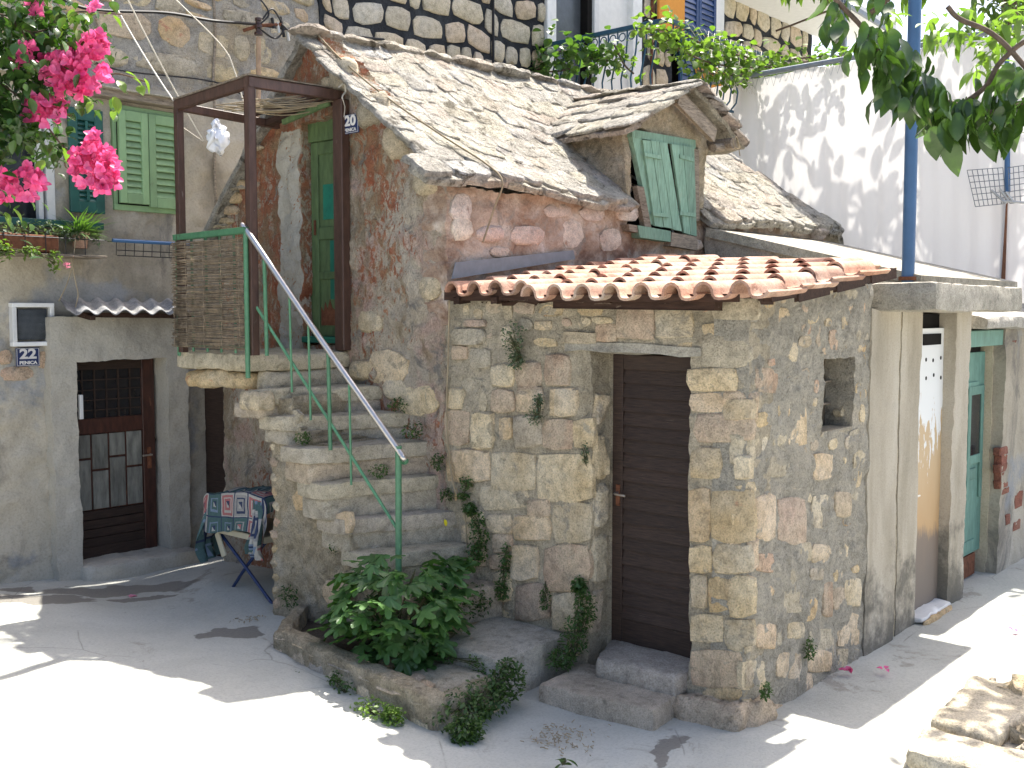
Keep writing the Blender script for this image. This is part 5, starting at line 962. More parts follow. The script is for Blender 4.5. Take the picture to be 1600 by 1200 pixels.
CLM = [plain('cloth_'+n_, c, .95, .05, .12, sc_=60) for n_, c in (('cream', (.46, .44, .39)), ('navy', (.05, .065, .12)), ('rose', (.42, .16, .16)), ('teal', (.09, .15, .145)), ('slate', (.20, .26, .34)), ('grey', (.34, .33, .31)))]
def cloth_col(u, v):
    P = .175; i, j = int(math.floor(u/P)), int(math.floor(v/P)); fu, fv = u/P-i, v/P-j; k = (i*7+j*5+(i*j) % 3) % 5; d = min(fu, fv, 1-fu, 1-fv); base = [2, 3, 4, 3, 5][k]
    if d < .035: return 1
    if d < .10: return 0 if k != 1 and k != 3 else 3
    if d < .21: return base
    if d < .27: return [0, 4, 1, 5, 1][k]
    if d < .38: return base
    return 0 if (fu > fv) else [1, 1, 3, 2, 1][k]
V = []; mi = []; F = []; nu, nv = 130, 96; L = TY1-TY0+.04; W = TX1-TX0+.04; hang = .30; bh = .30
for i in range(nu+1):
    for j in range(nv+1):
        u = -.10+(L+.20)*i/nu; v = -hang+(W+hang)*j/nv      # u along Y, v<0 hangs down the front
        y = TY0-.02+u; yy = min(max(y, TY0-.03), TY1+.03); over = max(0, u-L)+max(0, -u)
        zt_ = TZ+bh-.05*smooth((y-TY1+.25)/.3)+.018*math.sin(u*9)+.012*math.sin(v*17+u*4)
        if v >= 0: x = TX0-.02+v; z = zt_-over*1.0
        else: x = TX0-.03+.012*math.sin(u*16)*(-v/hang)-.02*(-v/hang); z = zt_+v*(.98)-over*.9
        if over > 0: yy += (.03 if u > L else -.03)*min(1, over*20)+(.02*math.sin(v*20))
        V.append((x, yy, max(z, .40)))
def vq(i, j): return i*(nv+1)+j
for i in range(nu):
    for j in range(nv): F.append((vq(i, j), vq(i, j+1), vq(i+1, j+1), vq(i+1, j))); mi.append(cloth_col(-.1+(L+.2)*(i+.5)/nu, -hang+(W+hang)*(j+.5)/nv))
V = np.array(V); V += vn(V, 9)*.008+vn(V, 30)*.002
clo = thing('patchwork_cloth', 'patchwork blanket of rose, teal and grey squares draped over the folding table', 'blanket', (-.5, 4.1, TZ)); mesh('blanket', V, F, CLM, clo, mi=mi)
def flap(pts, w0, w1, nm, dirv, seed):
    C_ = curve(pts, 8); n = len(C_); V = []; F = []; mi = []; m = 16; dv = np.array(dirv, float)
    for i, p in enumerate(C_):
        for j in range(m+1): s = j/m-.5; wd = w0+(w1-w0)*i/(n-1); V.append(p+dv*s*wd+np.array([.03*math.sin(j*1.1+i*.2+seed), 0, .02*math.cos(j*.8+seed)*0]))
    for i in range(n-1):
        for j in range(m): F.append((i*(m+1)+j, i*(m+1)+j+1, (i+1)*(m+1)+j+1, (i+1)*(m+1)+j)); mi.append(cloth_col(i*.016+seed*.3, j*.016+.3*seed))
    return mesh(nm, V, F, CLM, clo, mi=mi)
flap([(-.62, 4.36, .92), (-.65, 4.42, .72), (-.64, 4.48, .55), (-.62, 4.44, .42)], .22, .30, 'hanging_corner', (.9, .35, .1), 1.); flap([(-.70, 3.70, .98), (-.74, 3.66, .80), (-.76, 3.68, .64), (-.73, 3.72, .55)], .10, .24, 'hanging_corner', (.15, 1, .1), 2.2)
box('blanket_lining', M['cream'], clo, (-.68, 4.22, .46), (-.665, 4.28, .66), .003, rx=-.5)
# ---------------------------------------------------------------- plants
def leaf_ov(L=1., W=.5, droop=.25, fold=.15, n=5):
    V = []; 
    for i in range(n+1):
        t = i/n; w_ = W/2*math.sin(math.pi*min(1, t*.94+.05))**.8*(1.15-.3*t); z = -droop*t*t; V += [(-w_, L*t, z+fold*w_*2), (0, L*t, z), (w_, L*t, z+fold*w_*2)]
    F = []
    for i in range(n): a = i*3; F += [(a, a+1, a+4, a+3), (a+1, a+2, a+5, a+4)]
    return np.array(V), F
def leaf_fig():
    R = []
    for k in range(40):
        t = -2.5+5.0*k/39; lob = ((1+math.cos(2*math.pi*t/1.04))/2)**.6; r = (.27+.40*lob)*(1.12-.17*abs(t)); R.append((r*math.sin(t), .32+r*math.cos(t), 0))
    V = [(0, .10, 0)]+[(x, y, -.22*(x*x)-.12*(y-.3)**2+.02*math.sin(x*20)) for x, y, _ in R]; F = [(0, k+2, k+1) for k in range(39)]; return np.array(V), F
def rotm(yaw, pitch, roll):
    return (Matrix.Rotation(yaw, 3, 'Z') @ Matrix.Rotation(pitch, 3, 'X') @ Matrix.Rotation(roll, 3, 'Y'))
def scatter(tem, items):
    """items: (loc, size, yaw, pitch, roll) joined into one geometry"""
    V0, F0 = tem; V0 = np.asarray(V0); P = []; F = []; o = 0
    for loc, s, a, b, c in items: P.append((V0*s)@np.array(rotm(a, b, c)).T+np.array(loc)); F += [tuple(k+o for k in f) for f in F0]; o += len(V0)
    return np.concatenate(P), F
def rr_(a, b): return random.uniform(a, b)
def inell(c, r, shell=.0):
    while True:
        v = np.array([rr_(-1, 1) for _ in range(3)]); d = v@v
        if shell < d < 1: return np.array(c)+v*np.array(r)
small = leaf_ov(1, .62, .2, .12, 2)
def weed(label, blobs, n, size, m='weed', name='weed_plant', group=None, cat='plant', stems=6, tem=small, root=None, gt=None):
    """blobs: list of (centre, radii)"""
    base = np.array(root if root is not None else blobs[0][0]); t = thing(name, label, cat, base, group or 'weeds growing from walls, steps and window boxes'); it = []
    for c, r in blobs:
        for _ in range(n):
            p = inell(c, r, .1)
            if gt and gt(p): continue
            it.append((p, size*rr_(.6, 1.3), rr_(0, 6.28), rr_(-.9, .5), rr_(-.5, .5)))
    tag(mesh('foliage', *scatter(tem, it), M[m], t), kind='stuff'); pr = []
    for c, r in blobs:
        for _ in range(stems): pr.append(tubeVF(curve([base+np.array([rr_(-.01, .01)]*3), (base+np.array(c))/2+np.array([rr_(-.02, .02) for _ in range(3)]), inell(c, np.array(r)*.8)], 3), .0025, 4))
    mesh('stems', *join(pr), M['stem'], t); return t
g_ = lambda x, y: float(gz(y))
weed('green bush spilling over the right end of the planter bed', [((-1.12, 1.20, .12), (.20, .18, .12)), ((-.92, 1.18, .14), (.16, .15, .12)), ((-.74, 1.17, .20), (.14, .10, .14)), ((-1.22, 1.05, .07), (.12, .10, .09))], 520, .03)
weed('sunlit lime green bush against the front of the planter wall', [((-1.42, 1.62, .08), (.09, .16, .10)), ((-1.40, 1.45, .09), (.06, .08, .08))], 330, .026, 'lime')
weed('small weed on the planter wall beside the lime green bush', [((-1.34, 1.95, .10), (.05, .08, .08)), ((-1.33, 2.05, .16), (.04, .05, .05))], 90, .026)
weed('tiny weed at the foot of the planter wall below the fig', [((-1.36, 2.4, .10), (.03, .08, .05))], 60, .02)
weed('round green weed on the platform block beside the fig bush', [((-.16, 1.98, .42), (.13, .13, .12))], 420, .028, root=(-.15, 2.0, .3))
weed('weed between planter paving and platform block', [((-.72, 1.72, .22), (.04, .12, .05)), ((-.70, 1.45, .22), (.04, .09, .06))], 90, .024)
weed('leafy weed climbing left of the brown shed door', [((-.06, 1.10, .50), (.07, .08, .12)), ((-.12, 1.14, .33), (.10, .10, .14)), ((-.20, 1.18, .20), (.10, .08, .08)), ((-.05, 1.16, .64), (.04, .05, .06))], 330, .026, root=(-.1, 1.15, .2))
weed('little weed at the lip of the lower door step', [((-.44, .98, .03), (.03, .10, .03))], 60, .02)
weed('trailing weed on the shed wall right of the fig bush', [((-.04, 1.80, .68), (.04, .05, .16)), ((-.05, 1.82, .50), (.04, .05, .08))], 170, .026, root=(-.02, 1.8, .8))
weed('bunch of weeds growing from the shed wall above the lowest steps', [((-.05, 2.04, .86), (.06, .08, .16)), ((-.08, 2.04, .72), (.08, .08, .08)), ((-.05, 2.13, 1.02), (.05, .05, .05))], 260, .027, root=(-.02, 2.05, .85))
weed('thin weed hanging from a joint halfway along the shed wall', [((-.03, 1.46, .50), (.03, .04, .09))], 110, .022, root=(-.02, 1.46, .6))
weed('weed sprig above the third step at the shed wall', [((-.04, 2.17, 1.2), (.04, .06, .06)), ((-.04, 2.2, 1.1), (.04, .05, .03))], 90, .024, root=(-.02, 2.18, 1.2))
weed('dry bushy weed rooted high in the shed wall under the tiles', [((-.07, 1.70, 2.22), (.07, .10, .13)), ((-.06, 1.69, 2.08), (.05, .06, .06))], 200, .024, 'grey_leaf', root=(-.02, 1.68, 2.1), stems=30)
weed('yellowish weed tuft in the shed wall below the bushy weed', [((-.06, 1.53, 1.72), (.05, .07, .07)), ((-.05, 1.5, 1.82), (.03, .04, .05))], 120, .022, 'grey_leaf', root=(-.02, 1.53, 1.7), stems=12)
weed('sparse weed on the jamb left of the brown door', [((-.02, 1.14, 1.50), (.03, .04, .08))], 60, .020, 'grey_leaf', root=(.0, 1.14, 1.42), stems=10)
for lb, c_, r_ in (('weed tuft on the fourth step under the lower rail', (-.45, 2.62, 1.29), (.09, .07, .05)), ('weed tuft at the wall end of the fourth step', (-.07, 2.42, 1.33), (.05, .06, .07)), ('weed tuft at the wall end of the second step', (-.10, 2.80, 1.72), (.08, .08, .06)), ('weed tuft at the wall end of the third step', (-.12, 2.62, 1.55), (.10, .08, .07)), ('dark weed in the corner of the fifth step', (-.06, 2.34, 1.10), (.06, .05, .05)), ('weed under the broken edge of the second step', (-.80, 3.02, 1.52), (.05, .07, .05)), ('round weed at the foot of the pale stair side wall', (-.80, 3.20, .36), (.05, .09, .10)), ('small weed on the stair side wall above the fig', (-.70, 2.8, .75), (.04, .05, .05)), ('sprig in the shed side wall near its base', (.78, -.04, .28), (.05, .03, .08)), ('sprig beside the corner stone of the shed', (.12, -.08, .20), (.06, .03, .05))): weed(lb, [(c_, r_)], 110, .024, stems=4)
# grass tufts on the paving
def tuft(label, c, r, n, h, m='lime', name='grass_tuft'):
    pr = []; 
    for _ in range(n):
        x, y = c[0]+random.gauss(0, r), c[1]+random.gauss(0, r); a = rr_(0, 6.28); l = h*rr_(.4, 1.1); b = np.array([x, y, float(gz(y))-.01]); d = np.array([math.cos(a), math.sin(a), 0])*l*rr_(.1, .7); pr.append(tubeVF([b, b+d*.4+[0, 0, l*.6], b+d+[0, 0, l]], [.0025, .002, .0006], 3))
    return tag(mesh(name, *join(pr), M[m]), label, 'grass')
q = at(2, .0, 455, 1199); tuft('bright green grass tuft at the bottom edge of the picture', (q[0], q[1]), .04, 130, .09)
q = at(2, .02, 880, 1200); weed('single pointed green leaf sprout at the bottom edge', [((q[0], q[1], .05), (.03, .03, .04))], 7, .07, tem=leaf_ov(1, .5, .2))
q = at(2, .1, 30, 1022); tuft('dry straw coloured grass tuft at the left edge', (q[0], q[1]), .05, 110, .06, 'straw')
for k, (px, py, rx) in enumerate(((360, 1150, .0), )): pass
debris = []
for px, py, s, n in ((1000, 905, .0, 0), (860, 1150, .09, 60), (890, 1160, .10, 70), (90, 1120, .10, 30), (110, 1145, .06, 25), (390, 990, .06, 30), (225, 995, .05, 25), (320, 1080, .2, 10)):
    q = at(2, .08 if px < 500 else 0, px, py)
    for _ in range(n):
        x, y = q[0]+random.gauss(0, s), q[1]+random.gauss(0, s*.7); a = rr_(0, 3.14); l = rr_(.008, .03); z = float(gz(y))+vn(np.array([[x, y, 0]]), .7)[0, 2]*.022+.012; debris.append(tubeVF([(x, y, z), (x+l*math.cos(a), y+l*math.sin(a), z+.004)], rr_(.0015, .004), 4))
tag(mesh('twig_litter', *join(debris), M['straw']), kind='stuff', label=None)
def petal_things():
    tem = leaf_ov(1, .9, .35, .3, 3)
    for lb, px, py, m, s in (('pair of fallen magenta blossoms at the foot of the shed side wall', 1325, 1048, 'petal', .045), ('fallen magenta blossom lying on the shaded paving', 1383, 1046, 'petal', .04), ('fallen magenta blossom on the sunny paving far right', 1583, 985, 'petal', .04), ('fallen pink blossom on the damp paving by the table', 205, 933, 'pink', .045)):
        q = at(2, .03 if px > 500 else .17, px, py); it = [((q[0]+rr_(-.015, .015), q[1]+rr_(-.015, .015), q[2]), s, 2.1*k+rr_(0, .5), rr_(.2, .7), 0) for k in range(3 if px != 1325 else 6)]
        tag(mesh('fallen_blossom', *scatter(tem, it), M[m]), lb, 'blossom', 'fallen blossoms on the paving')
petal_things()
q = (-.42, 2.30-.01, .98); tag(mesh('yellow_petal', *scatter(leaf_ov(1, .5, .1, .1, 3), [(tuple(at(1, 2.33, 697, 822)), .055, .2, 1.4, .5), (tuple(at(1, 2.33, 697, 822)), .055, .2, 1.4, -.5)]), plain('bright_yellow', (.75, .65, .03), .6)), 'bright yellow butterfly shaped petal on a lower stair riser', 'petal')
# fig bush: every leaf its own part
fg = thing('fig_bush', 'dark green young fig bush with lobed leaves in the planting bed', 'bush', (-.75, 2.3, .17)); FM = []
for k in range(3):
    V, F = leaf_fig(); V = V*[1, 1, 1+.5*k]; me = bpy.data.meshes.new('leaf'); me.from_pydata(V.tolist(), [], F); me.materials.append(M['fig']); me.polygons.foreach_set('use_smooth', [True]*len(F)); FM.append(me)
def leaf_obj(parent, me, loc, size, yaw, pitch, roll, name='leaf'):
    o = bpy.data.objects.new(name, me); link(o, parent, loc); o.rotation_mode = 'QUATERNION'; o.rotation_quaternion = rotm(yaw, pitch, roll).to_quaternion(); o.scale = (size, size, size); return o
pr = []
for _ in range(16):
    c = inell((-.80, 2.08, .52), (.36, .42, .30)); pr.append(tubeVF(curve([(-.78+rr_(-.08, .08), 2.3+rr_(-.1, .1), .15), (c+np.array([-.75, 2.2, .2]))/2, c], 4), [.011]*4+[.008]*4+[.005], 6))
mesh('branches', *join(pr), M['stem'], fg)
for k in range(262):
    p = inell((-.84, 2.06, .50), (.40, .46, .36), .18)
    if p[2] < .18: continue
    d = p-np.array([-.8, 2.1, .45]); yaw = math.atan2(-d[0], d[1])+rr_(-.6, .6); leaf_obj(fg, random.choice(FM), p, rr_(.085, .18), yaw, rr_(-.9, .15), rr_(-.5, .5))
for k in range(34):
    p = inell((-.42, 1.98, .66), (.22, .16, .16), .1); leaf_obj(fg, random.choice(FM), p, rr_(.12, .2), rr_(0, 6.28), rr_(-.7, .2), rr_(-.5, .5))
# bougainvillea in the upper left foreground
DB = 4.9
bo = thing('bougainvillea', 'flowering bougainvillea with magenta blossoms hanging in at the upper left', 'climber', (-4.6, 3.4, 0))
it = []; 
for px, py, rx, ry, n in ((30, 60, .20, .22, 420), (10, 160, .14, .16, 300), (70, 30, .16, .10, 190), (-40, 120, .22, .4, 500), (60, 110, .14, .10, 110), (35, 200, .11, .10, 150), (120, 150, .10, .08, 45), (-30, 260, .12, .15, 120), (95, 235, .06, .08, 26), (5, 335, .05, .03, 10), (120, 40, .09, .07, 40)):
    c = far(px, py, DB)
    for _ in range(n): p = c+RT*random.gauss(0, rx*.55)+UP*random.gauss(0, ry*.55)+FW*random.gauss(0, .16); it.append((p, rr_(.028, .062), rr_(0, 6.28), rr_(-1.1, .3), rr_(-.6, .6)))
tem = leaf_ov(1, .68, .25, .12, 4); tag(mesh('foliage', *scatter(tem, it), M['bleaf'], bo), kind='stuff')
it = [(far(px+rr_(-8, 8), py+rr_(-7, 7), DB-.05), rr_(.045, .07), rr_(0, 6.28), rr_(-1.2, -.2), rr_(-.5, .5)) for px, py in ((117, 12), (125, 35), (112, 42), (95, 40), (105, 68), (180, 22), (170, 25), (150, 22), (195, 118), (203, 128), (212, 133), (222, 128), (188, 128), (140, 150), (150, 165), (172, 155), (185, 165), (70, 135), (60, 25), (85, 25), (75, 250), (98, 232), (8, 338), (14, 330))]
mesh('young_leaves', *scatter(leaf_ov(1, .62, .25, .12, 4), it), M['lime'], bo)
br = (np.array([(0, .45, -.05)]+[(.5*math.sin(a)*(1-.25*(1-math.cos(a))/2), .5-.5*math.cos(a)+(.06 if abs(a-math.pi) < .1 else 0), .28*abs(math.sin(a))*.5-.15*(1-math.cos(a))/2) for a in np.linspace(0, 2*math.pi, 11)[:-1]]), [(0, 1+k, 1+(k+1) % 10) for k in range(10)]); bme = []
V, F = scatter(br, [((0, 0, 0), 1, 2.09*k, .75, 0) for k in range(3)]); V = np.array(V)
for k in range(2): me = bpy.data.meshes.new('blossom'); me.from_pydata((V*[1, 1, 1+.3*k]).tolist(), [], F); me.materials.append(M['petal']); me.polygons.foreach_set('use_smooth', [True]*len(F)); bme.append(me)
nbl = 0; more = []; cam_yaw = math.atan2(RT[1], RT[0])
for px, py, r, n in ((148, 75, 22, 34), (125, 90, 18, 18), (105, 115, 34, 62), (75, 105, 16, 14), (132, 135, 18, 20), (160, 118, 12, 9), (40, 82, 12, 14), (30, 98, 9, 6), (52, 155, 8, 5), (62, 175, 20, 18), (90, 165, 16, 13), (82, 185, 14, 10), (145, 225, 14, 12), (150, 262, 36, 62), (165, 275, 22, 24), (125, 248, 14, 9), (12, 283, 16, 12), (38, 290, 22, 18), (60, 283, 12, 8), (5, 308, 9, 5), (55, 12, 12, 9), (147, 8, 7, 4), (40, 270, 10, 6), (100, 415, 0, 0)):
    for _ in range(int(n*1.35)):
        a = rr_(0, 6.28); q = math.sqrt(random.random())*r; p = far(px+q*math.cos(a), py+q*math.sin(a), DB-.12+rr_(-.06, .06)); g = (rr_(.024, .036), cam_yaw+rr_(-1, 1), rr_(.5, 2.2), rr_(-.7, .7))
        if nbl < 295 and random.random() < .5: leaf_obj(bo, random.choice(bme), p, *g, 'blossom'); nbl += 1
        else: more.append((p, *g))
tag(mesh('blossom_mass', *scatter((V*[1, 1, 1.15], F), more), M['petal'], bo), kind='stuff')
pr = []
for pts in (((-60, -10), (60, 60), (80, 95), (120, 120)), ((-60, 90), (40, 160), (100, 230), (140, 260)), ((0, 30), (60, 50), (110, 20), (190, 22)), ((60, 90), (150, 130), (180, 115), (230, 128)), ((-60, 200), (0, 260), (30, 280)), ((-30, 20), (20, 30), (60, 90), (100, 110)), ((100, 230), (104, 262), (130, 255))): pr.append(tubeVF(curve([far(x, y, DB-.0) for x, y in pts], 6), .004, 5))
pr.append(tubeVF(curve([(-4.75, 3.5, 0), (-4.7, 3.45, 1.5), far(-130, 300, DB), far(-90, 100, DB), far(-20, 20, DB)], 8), .025, 8)); mesh('branches', *join(pr), M['bark'], bo)
# loquat branch hanging into the upper right foreground
DT = 5.0
tr = thing('loquat_tree', 'large leaved tree hanging its branches into the upper right foreground', 'tree', (1.6, -3.2, 0)); TMs = []
for k in range(4):
    V, F = leaf_ov(1, .52+.06*k, .30+.2*k, .10, 6); V[:, 2] += .02*np.sin(V[:, 1]*22)*np.sign(V[:, 0]+.001)*(np.abs(V[:, 0]) > .01); me = bpy.data.meshes.new('leaf'); me.from_pydata(V.tolist(), [], F); me.materials.append(M['tree']); me.polygons.foreach_set('use_smooth', [True]*len(F)); TMs.append(me)
nlf = 0; mlf = []; BR = [[(1290, -60), (1300, -10), (1345, 40), (1360, 68)], [(1360, 68), (1400, 100), (1450, 145), (1500, 165), (1560, 175), (1640, 150), (1760, 160)], [(1500, 165), (1540, 135), (1565, 95), (1620, 60), (1700, 100)], [(1640, 150), (1560, 60), (1500, 30), (1480, 10)], [(1360, 20), (1400, -10), (1450, -40)]]
pr = [tubeVF(curve([far(x, y, DT) for x, y in b], 6), .011, 7) for b in BR]; pr.append(tubeVF(curve([(1.6, -3.2, -.1), (1.5, -3.1, 1.4), (1.3, -3.0, 2.6), far(1760, 160, DT)], 8), .06, 10)); mesh('branches', *join(pr), M['bark'], tr); mesh('trunk', *tubeVF(curve([(1.6, -3.2, -.2), (1.55, -3.15, 1.4), (1.5, -3.2, 2.6), (1.2, -3.4, 4.4), (1.0, -3.2, 5.2)], 6), .09, 12), M['bark'], tr)
for px, py, rx, ry, n, s0, s1, py2 in ((1375, 75, 30, 14, 26, .10, .16, 0), (1400, 105, 40, 30, 56, .11, .17, 0), (1430, 145, 45, 28, 52, .11, .17, 0), (1395, 150, 22, 20, 16, .11, .16, 0), (1480, 175, 40, 22, 40, .11, .17, 0), (1520, 185, 45, 22, 40, .11, .17, 0), (1570, 175, 35, 26, 40, .11, .17, 0), (1590, 130, 25, 22, 22, .10, .15, 0), (1485, 215, 14, 16, 8, .13, .17, 0), (1545, 215, 26, 10, 10, .12, .16, 0), (1300, 40, 14, 30, 10, .10, .14, 0), (1312, 62, 10, 20, 8, .08, .12, 0), (1330, 15, 18, 16, 8, .08, .12, 0), (1375, 20, 16, 18, 10, .08, .12, 0), (1320, 95, 8, 12, 3, .09, .12, 0), (1340, 60, 10, 20, 6, .1, .14, 0)):
    for _ in range(int(n*.8)):
        p = far(px+random.gauss(0, rx*.6), py-14+random.gauss(0, ry*.55), DT+rr_(-.22, .22)); g = (rr_(s0, s1)*.78, rr_(0, 6.28), rr_(-1.75, -.9), rr_(-.5, .5))
        if nlf < 298 and random.random() < .82: leaf_obj(tr, random.choice(TMs), p, *g); nlf += 1
        else: mlf.append((p, *g))
tag(mesh('leaf_mass', *scatter(([tuple(v.co) for v in TMs[1].vertices], [tuple(q.vertices) for q in TMs[1].polygons]), mlf), M['tree'], tr), kind='stuff')
it = []
for px, py, rx, ry, n in ((1530, 65, 16, 12, 12), (1545, 85, 14, 14, 12), (1560, 105, 12, 10, 9), (1525, 110, 8, 16, 6), (1575, 45, 22, 22, 34), (1590, 20, 18, 16, 22), (1550, 40, 12, 10, 10), (1470, 50, 26, 12, 14), (1455, 35, 14, 10, 7), (1490, 15, 26, 10, 12), (1505, 55, 12, 10, 8), (1390, 20, 14, 10, 9)):
    for _ in range(n): it.append((far(px+random.gauss(0, rx*.6), py+random.gauss(0, ry*.6), DT+.6+rr_(-.2, .2)), rr_(.06, .11), rr_(0, 6.28), rr_(-1.3, .4), rr_(-.5, .5)))
tag(mesh('young_foliage', *scatter(leaf_ov(1, .38, .35, .14, 5), it), M['vine'], tr), kind='stuff')
it = []
for _ in range(640): it.append((inell((.9, -3.2, 5.2), (1.6, 1.0, .5)) if _ < 300 else inell((3.05, -1.15, 5.15), (.75, .5, .3)), rr_(.12, .18), rr_(0, 6.28), rr_(-1.4, -.2), rr_(-.5, .5)))
tag(mesh('crown', *scatter(leaf_ov(1, .45, .3, .14, 4), it), M['tree'], tr), kind='stuff')
# tree behind the sheeting, throwing its shadow through the cloth
t2 = thing('walnut_tree', 'tree standing behind the white sheeting fence, throwing leaf shadows on it', 'tree', (9.6, 1.2, 0)); it = []; pr = [tubeVF(curve([(9.6, 1.2, 0), (9.5, 1.3, 4), (9.3, 1.4, 6.4), (9.0, 1.2, 8.2)], 6), .11, 10)]
def away(p): v = p-CAM; k = v@FW; return (600-FPX*(v@UP)/k) > -12 and (800+FPX*(v@RT)/k) < 1455 
for b in range(26):
    e = np.array([rr_(7.5, 9.1), rr_(-2.6, 4.6), rr_(6.4, 7.5)]); s = np.array([9.3, 1.4, 6.4]); mid = (s+e)/2+np.array([0, 0, .3]); C_ = curve([s, mid, e], 6); pr.append(tubeVF(C_, .016, 5))
    for p in C_[-3:]:
        for _ in range(9):
            q = p+np.array([random.gauss(0, .2), random.gauss(0, .2), random.gauss(-.05, .16)])
            if not away(q): it.append((q, rr_(.2, .36), rr_(0, 6.28), rr_(-1.4, .2), rr_(-.5, .5)))
for _ in range(260):
    it.append((inell(at(0, 8.2, 1570, 40), (.5, .5, .5)), rr_(.12, .18), rr_(0, 6.28), rr_(-1.2, .3), 0)); 
for _ in range(50): it.append((inell(at(0, 8.2, 1480, 62), (.3, .55, .16)), rr_(.10, .16), rr_(0, 6.28), rr_(-1.2, .3), 0))
mesh('trunk', *join(pr), M['bark'], t2); tag(mesh('crown', *scatter(leaf_ov(1, .42, .3, .14, 4), it), M['vine'], t2), kind='stuff')
# vine along the balcony and the sheeting rail
vp = thing('grape_vine', 'bright green grape vine trailing along the blue balcony and the sheeting rail', 'vine', (5.2, 3.8, 4.9)); it = []; pr = []
def vstrip(pts, w_, n, ax, c, s=(.05, .10)):
    P = [at(ax, c, *p) for p in pts]; C_ = curve(P, 8); pr.append(tubeVF(C_, .012, 5))
    for _ in range(n): p = random.choice(C_); q = p+np.array([rr_(-.12, .12), rr_(-.15, .15), 0])+np.array([0, 0, random.gauss(0, w_)]); it.append((q, rr_(*s), rr_(0, 6.28), rr_(-1.1, .4), rr_(-.6, .6)))
vstrip([(1010, 45), (1060, 50), (1110, 75), (1150, 85), (1220, 100), (1290, 92)], .10, 430, 1, 3.62); vstrip([(1060, 75), (1100, 95), (1150, 105), (1200, 105), (1250, 108)], .12, 430, 1, 3.58); vstrip([(1090, 110), (1130, 118), (1170, 115), (1215, 112)], .07, 170, 1, 3.55); vstrip([(1000, 45), (1040, 60), (1060, 80)], .09, 70, 1, 3.7)
vstrip([(1240, 92), (1290, 88), (1320, 88)], .06, 60, 0, 7.0, (.06, .1)); vstrip([(960, 70), (975, 100), (990, 115)], .06, 40, 0, 4.9)
mesh('stems', *join(pr), M['bark'], vp); tag(mesh('foliage', *scatter(leaf_ov(1, .95, .22, .1, 4), it), M['vine'], vp), kind='stuff')
vq_ = thing('dark_leaf_vine', 'darker vine leaves trailing at the left end of the blue balcony', 'vine', (4.8, 5, 5)); it = []; pr = []  # second vine, given the darker weed leaf material
vstrip([(800, 88), (840, 90), (880, 80), (920, 90), (950, 95)], .13, 260, 0, 4.85, (.08, .14)); vstrip([(830, 105), (860, 112), (890, 108)], .09, 70, 0, 4.85)
mesh('stems', *join(pr), M['bark'], vq_); tag(mesh('foliage', *scatter(leaf_ov(1, .85, .22, .1, 4), it), M['weed'], vq_), kind='stuff')
# window boxes and pots on the left facade
q = hx(YF-.2, -40, 350, 140, 402); wb = thing('window_trough', 'dark planting trough with trailing plants under the left window', 'flower box', (q[0], YF-.2, q[2]))
box('trough', M['rust'], wb, (q[0], YF-.30, q[2]+.02), (q[1]-.3, YF-.05, q[3]-.06), .01); box('shelf_plate', M['old_wood'], wb, (q[0], YF-.34, q[2]-.01), (q[1]+.08, YF-.0, q[2]+.01), .004)
for x in np.arange(q[0], q[1]+.05, .16): tube('basket_wire', M['cable'], wb, [(x, YF-.33, q[2]), (x, YF-.33, q[3]-.05)], .004, 4)
tube('basket_wire', M['cable'], wb, [(q[0], YF-.33, q[3]-.08), (q[1]+.08, YF-.33, q[3]-.08)], .004, 4)
def pot(label, x, y, z, r, h):
    t = thing('flower_pot', label, 'flower pot', (x, y, z), 'terracotta pots on the window shelf'); V = []; n = 18; pf_ = [(.0, 0), (.72, 0), (.92, .82), (1.06, .84), (1.06, 1.), (.92, 1.), (.85, .8), (0, .78)]
    for rr2, hh in pf_:
        for k in range(n): a = 2*math.pi*k/n; V.append((x+r*rr2*math.cos(a), y+r*rr2*math.sin(a), z+h*hh))
    F = [(i*n+k, i*n+(k+1) % n, (i+1)*n+(k+1) % n, (i+1)*n+k) for i in range(len(pf_)-1) for k in range(n)]; mesh('pot', V, F, M['tile'], t, sharp=40); return t
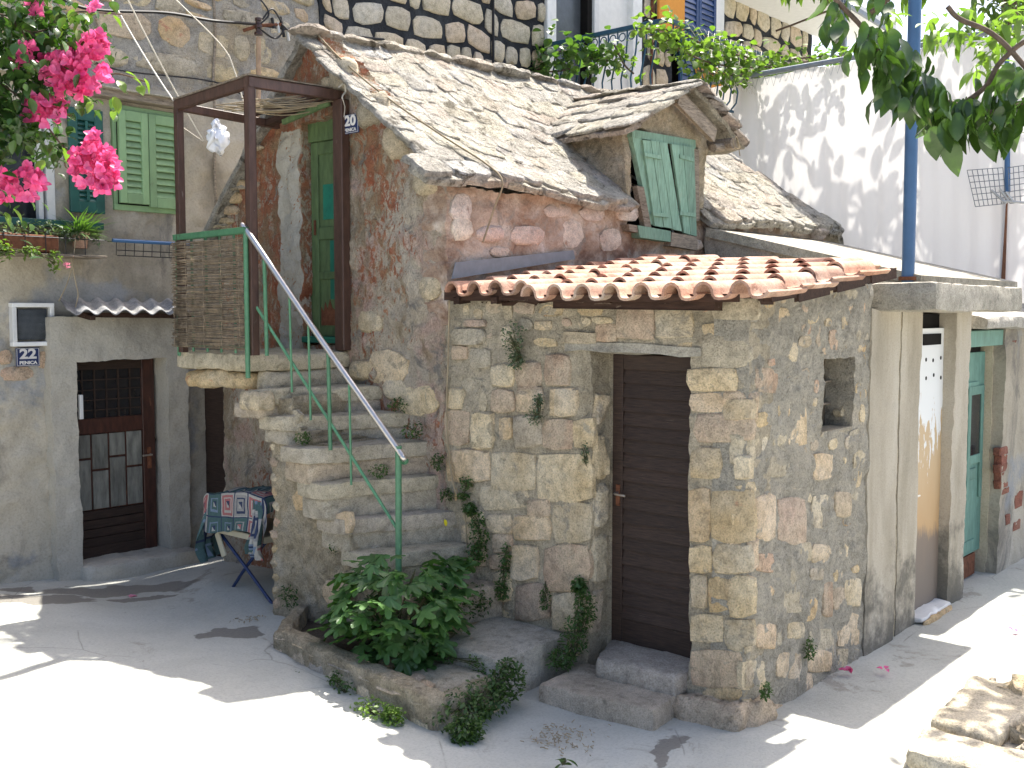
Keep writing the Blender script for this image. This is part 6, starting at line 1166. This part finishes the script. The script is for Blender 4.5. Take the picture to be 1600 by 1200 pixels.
e = at(1, YF-.2, 127, 388); pot('terracotta pot with spiky plant at the right end of the shelf', e[0], YF-.18, e[2], .075, .13); e2_ = at(1, YF-.2, 8, 388); pot('terracotta pot at the left end of the plant shelf', e2_[0], YF-.18, e2_[2], .07, .12)
it = []; 
sp = leaf_ov(1, .07, .45, .2, 4)
for _ in range(150): a = rr_(0, 6.28); it.append(((e[0]+rr_(-.06, .05), YF-.18+rr_(-.05, .05), e[2]+.1), rr_(.14, .28), a, rr_(.2, 1.35), 0))
tag(mesh('spider_plant', *scatter(sp, it), M['weed']), 'spiky grassy plant growing in the right terracotta pot', 'plant')
zt = q[3]-.06
weed('grey green trailing plants filling the window trough', [((-1.72, YF-.2, zt+.03), (.18, .12, .08)), ((-1.45, YF-.2, zt+.05), (.16, .12, .08)), ((-1.95, YF-.2, zt), (.2, .12, .1)), ((-1.25, YF-.22, zt+.02), (.12, .1, .06))], 170, .032, 'grey_leaf')
weed('geranium with round leaves trailing over the trough front', [((at(1, YF-.36, 50, 395)[0], YF-.36, q[2]+.02), (.10, .04, .05)), ((at(1, YF-.36, 85, 415)[0], YF-.36, q[2]-.04), (.06, .04, .09)), ((-1.85, YF-.36, q[2]+.02), (.08, .04, .09))], 60, .04, 'vine')
c_ = at(1, YF-.38, 104, 416); it = [((c_+np.array([rr_(-.02, .02), rr_(-.01, .01), rr_(-.02, .02)])), rr_(.018, .028), rr_(0, 6.28), rr_(0, 2), rr_(-.5, .5)) for _ in range(26)]; tag(mesh('geranium_flower', *scatter(leaf_ov(1, .9, .2, .2, 2), it), M['pink']), 'single pale pink geranium flower head hanging under the trough', 'flower')
pr = [tubeVF(curve([at(1, YF-.3, *p) for p in pts], 5), .0045, 4) for pts in (((118, 370), (114, 410), (104, 445), (92, 470)), ((110, 395), (118, 440), (122, 460), (118, 480)))]; tag(mesh('dry_vine_stem', *join(pr), M['straw']), 'dry bare stems hanging from the shelf down to the vent box', 'stem')
weed('dead brown hanging plant at the right end of the plant shelf', [((at(1, YF-.2, 152, 355)[0], YF-.2, 3.02), (.03, .05, .12))], 40, .03, 'grey_leaf')
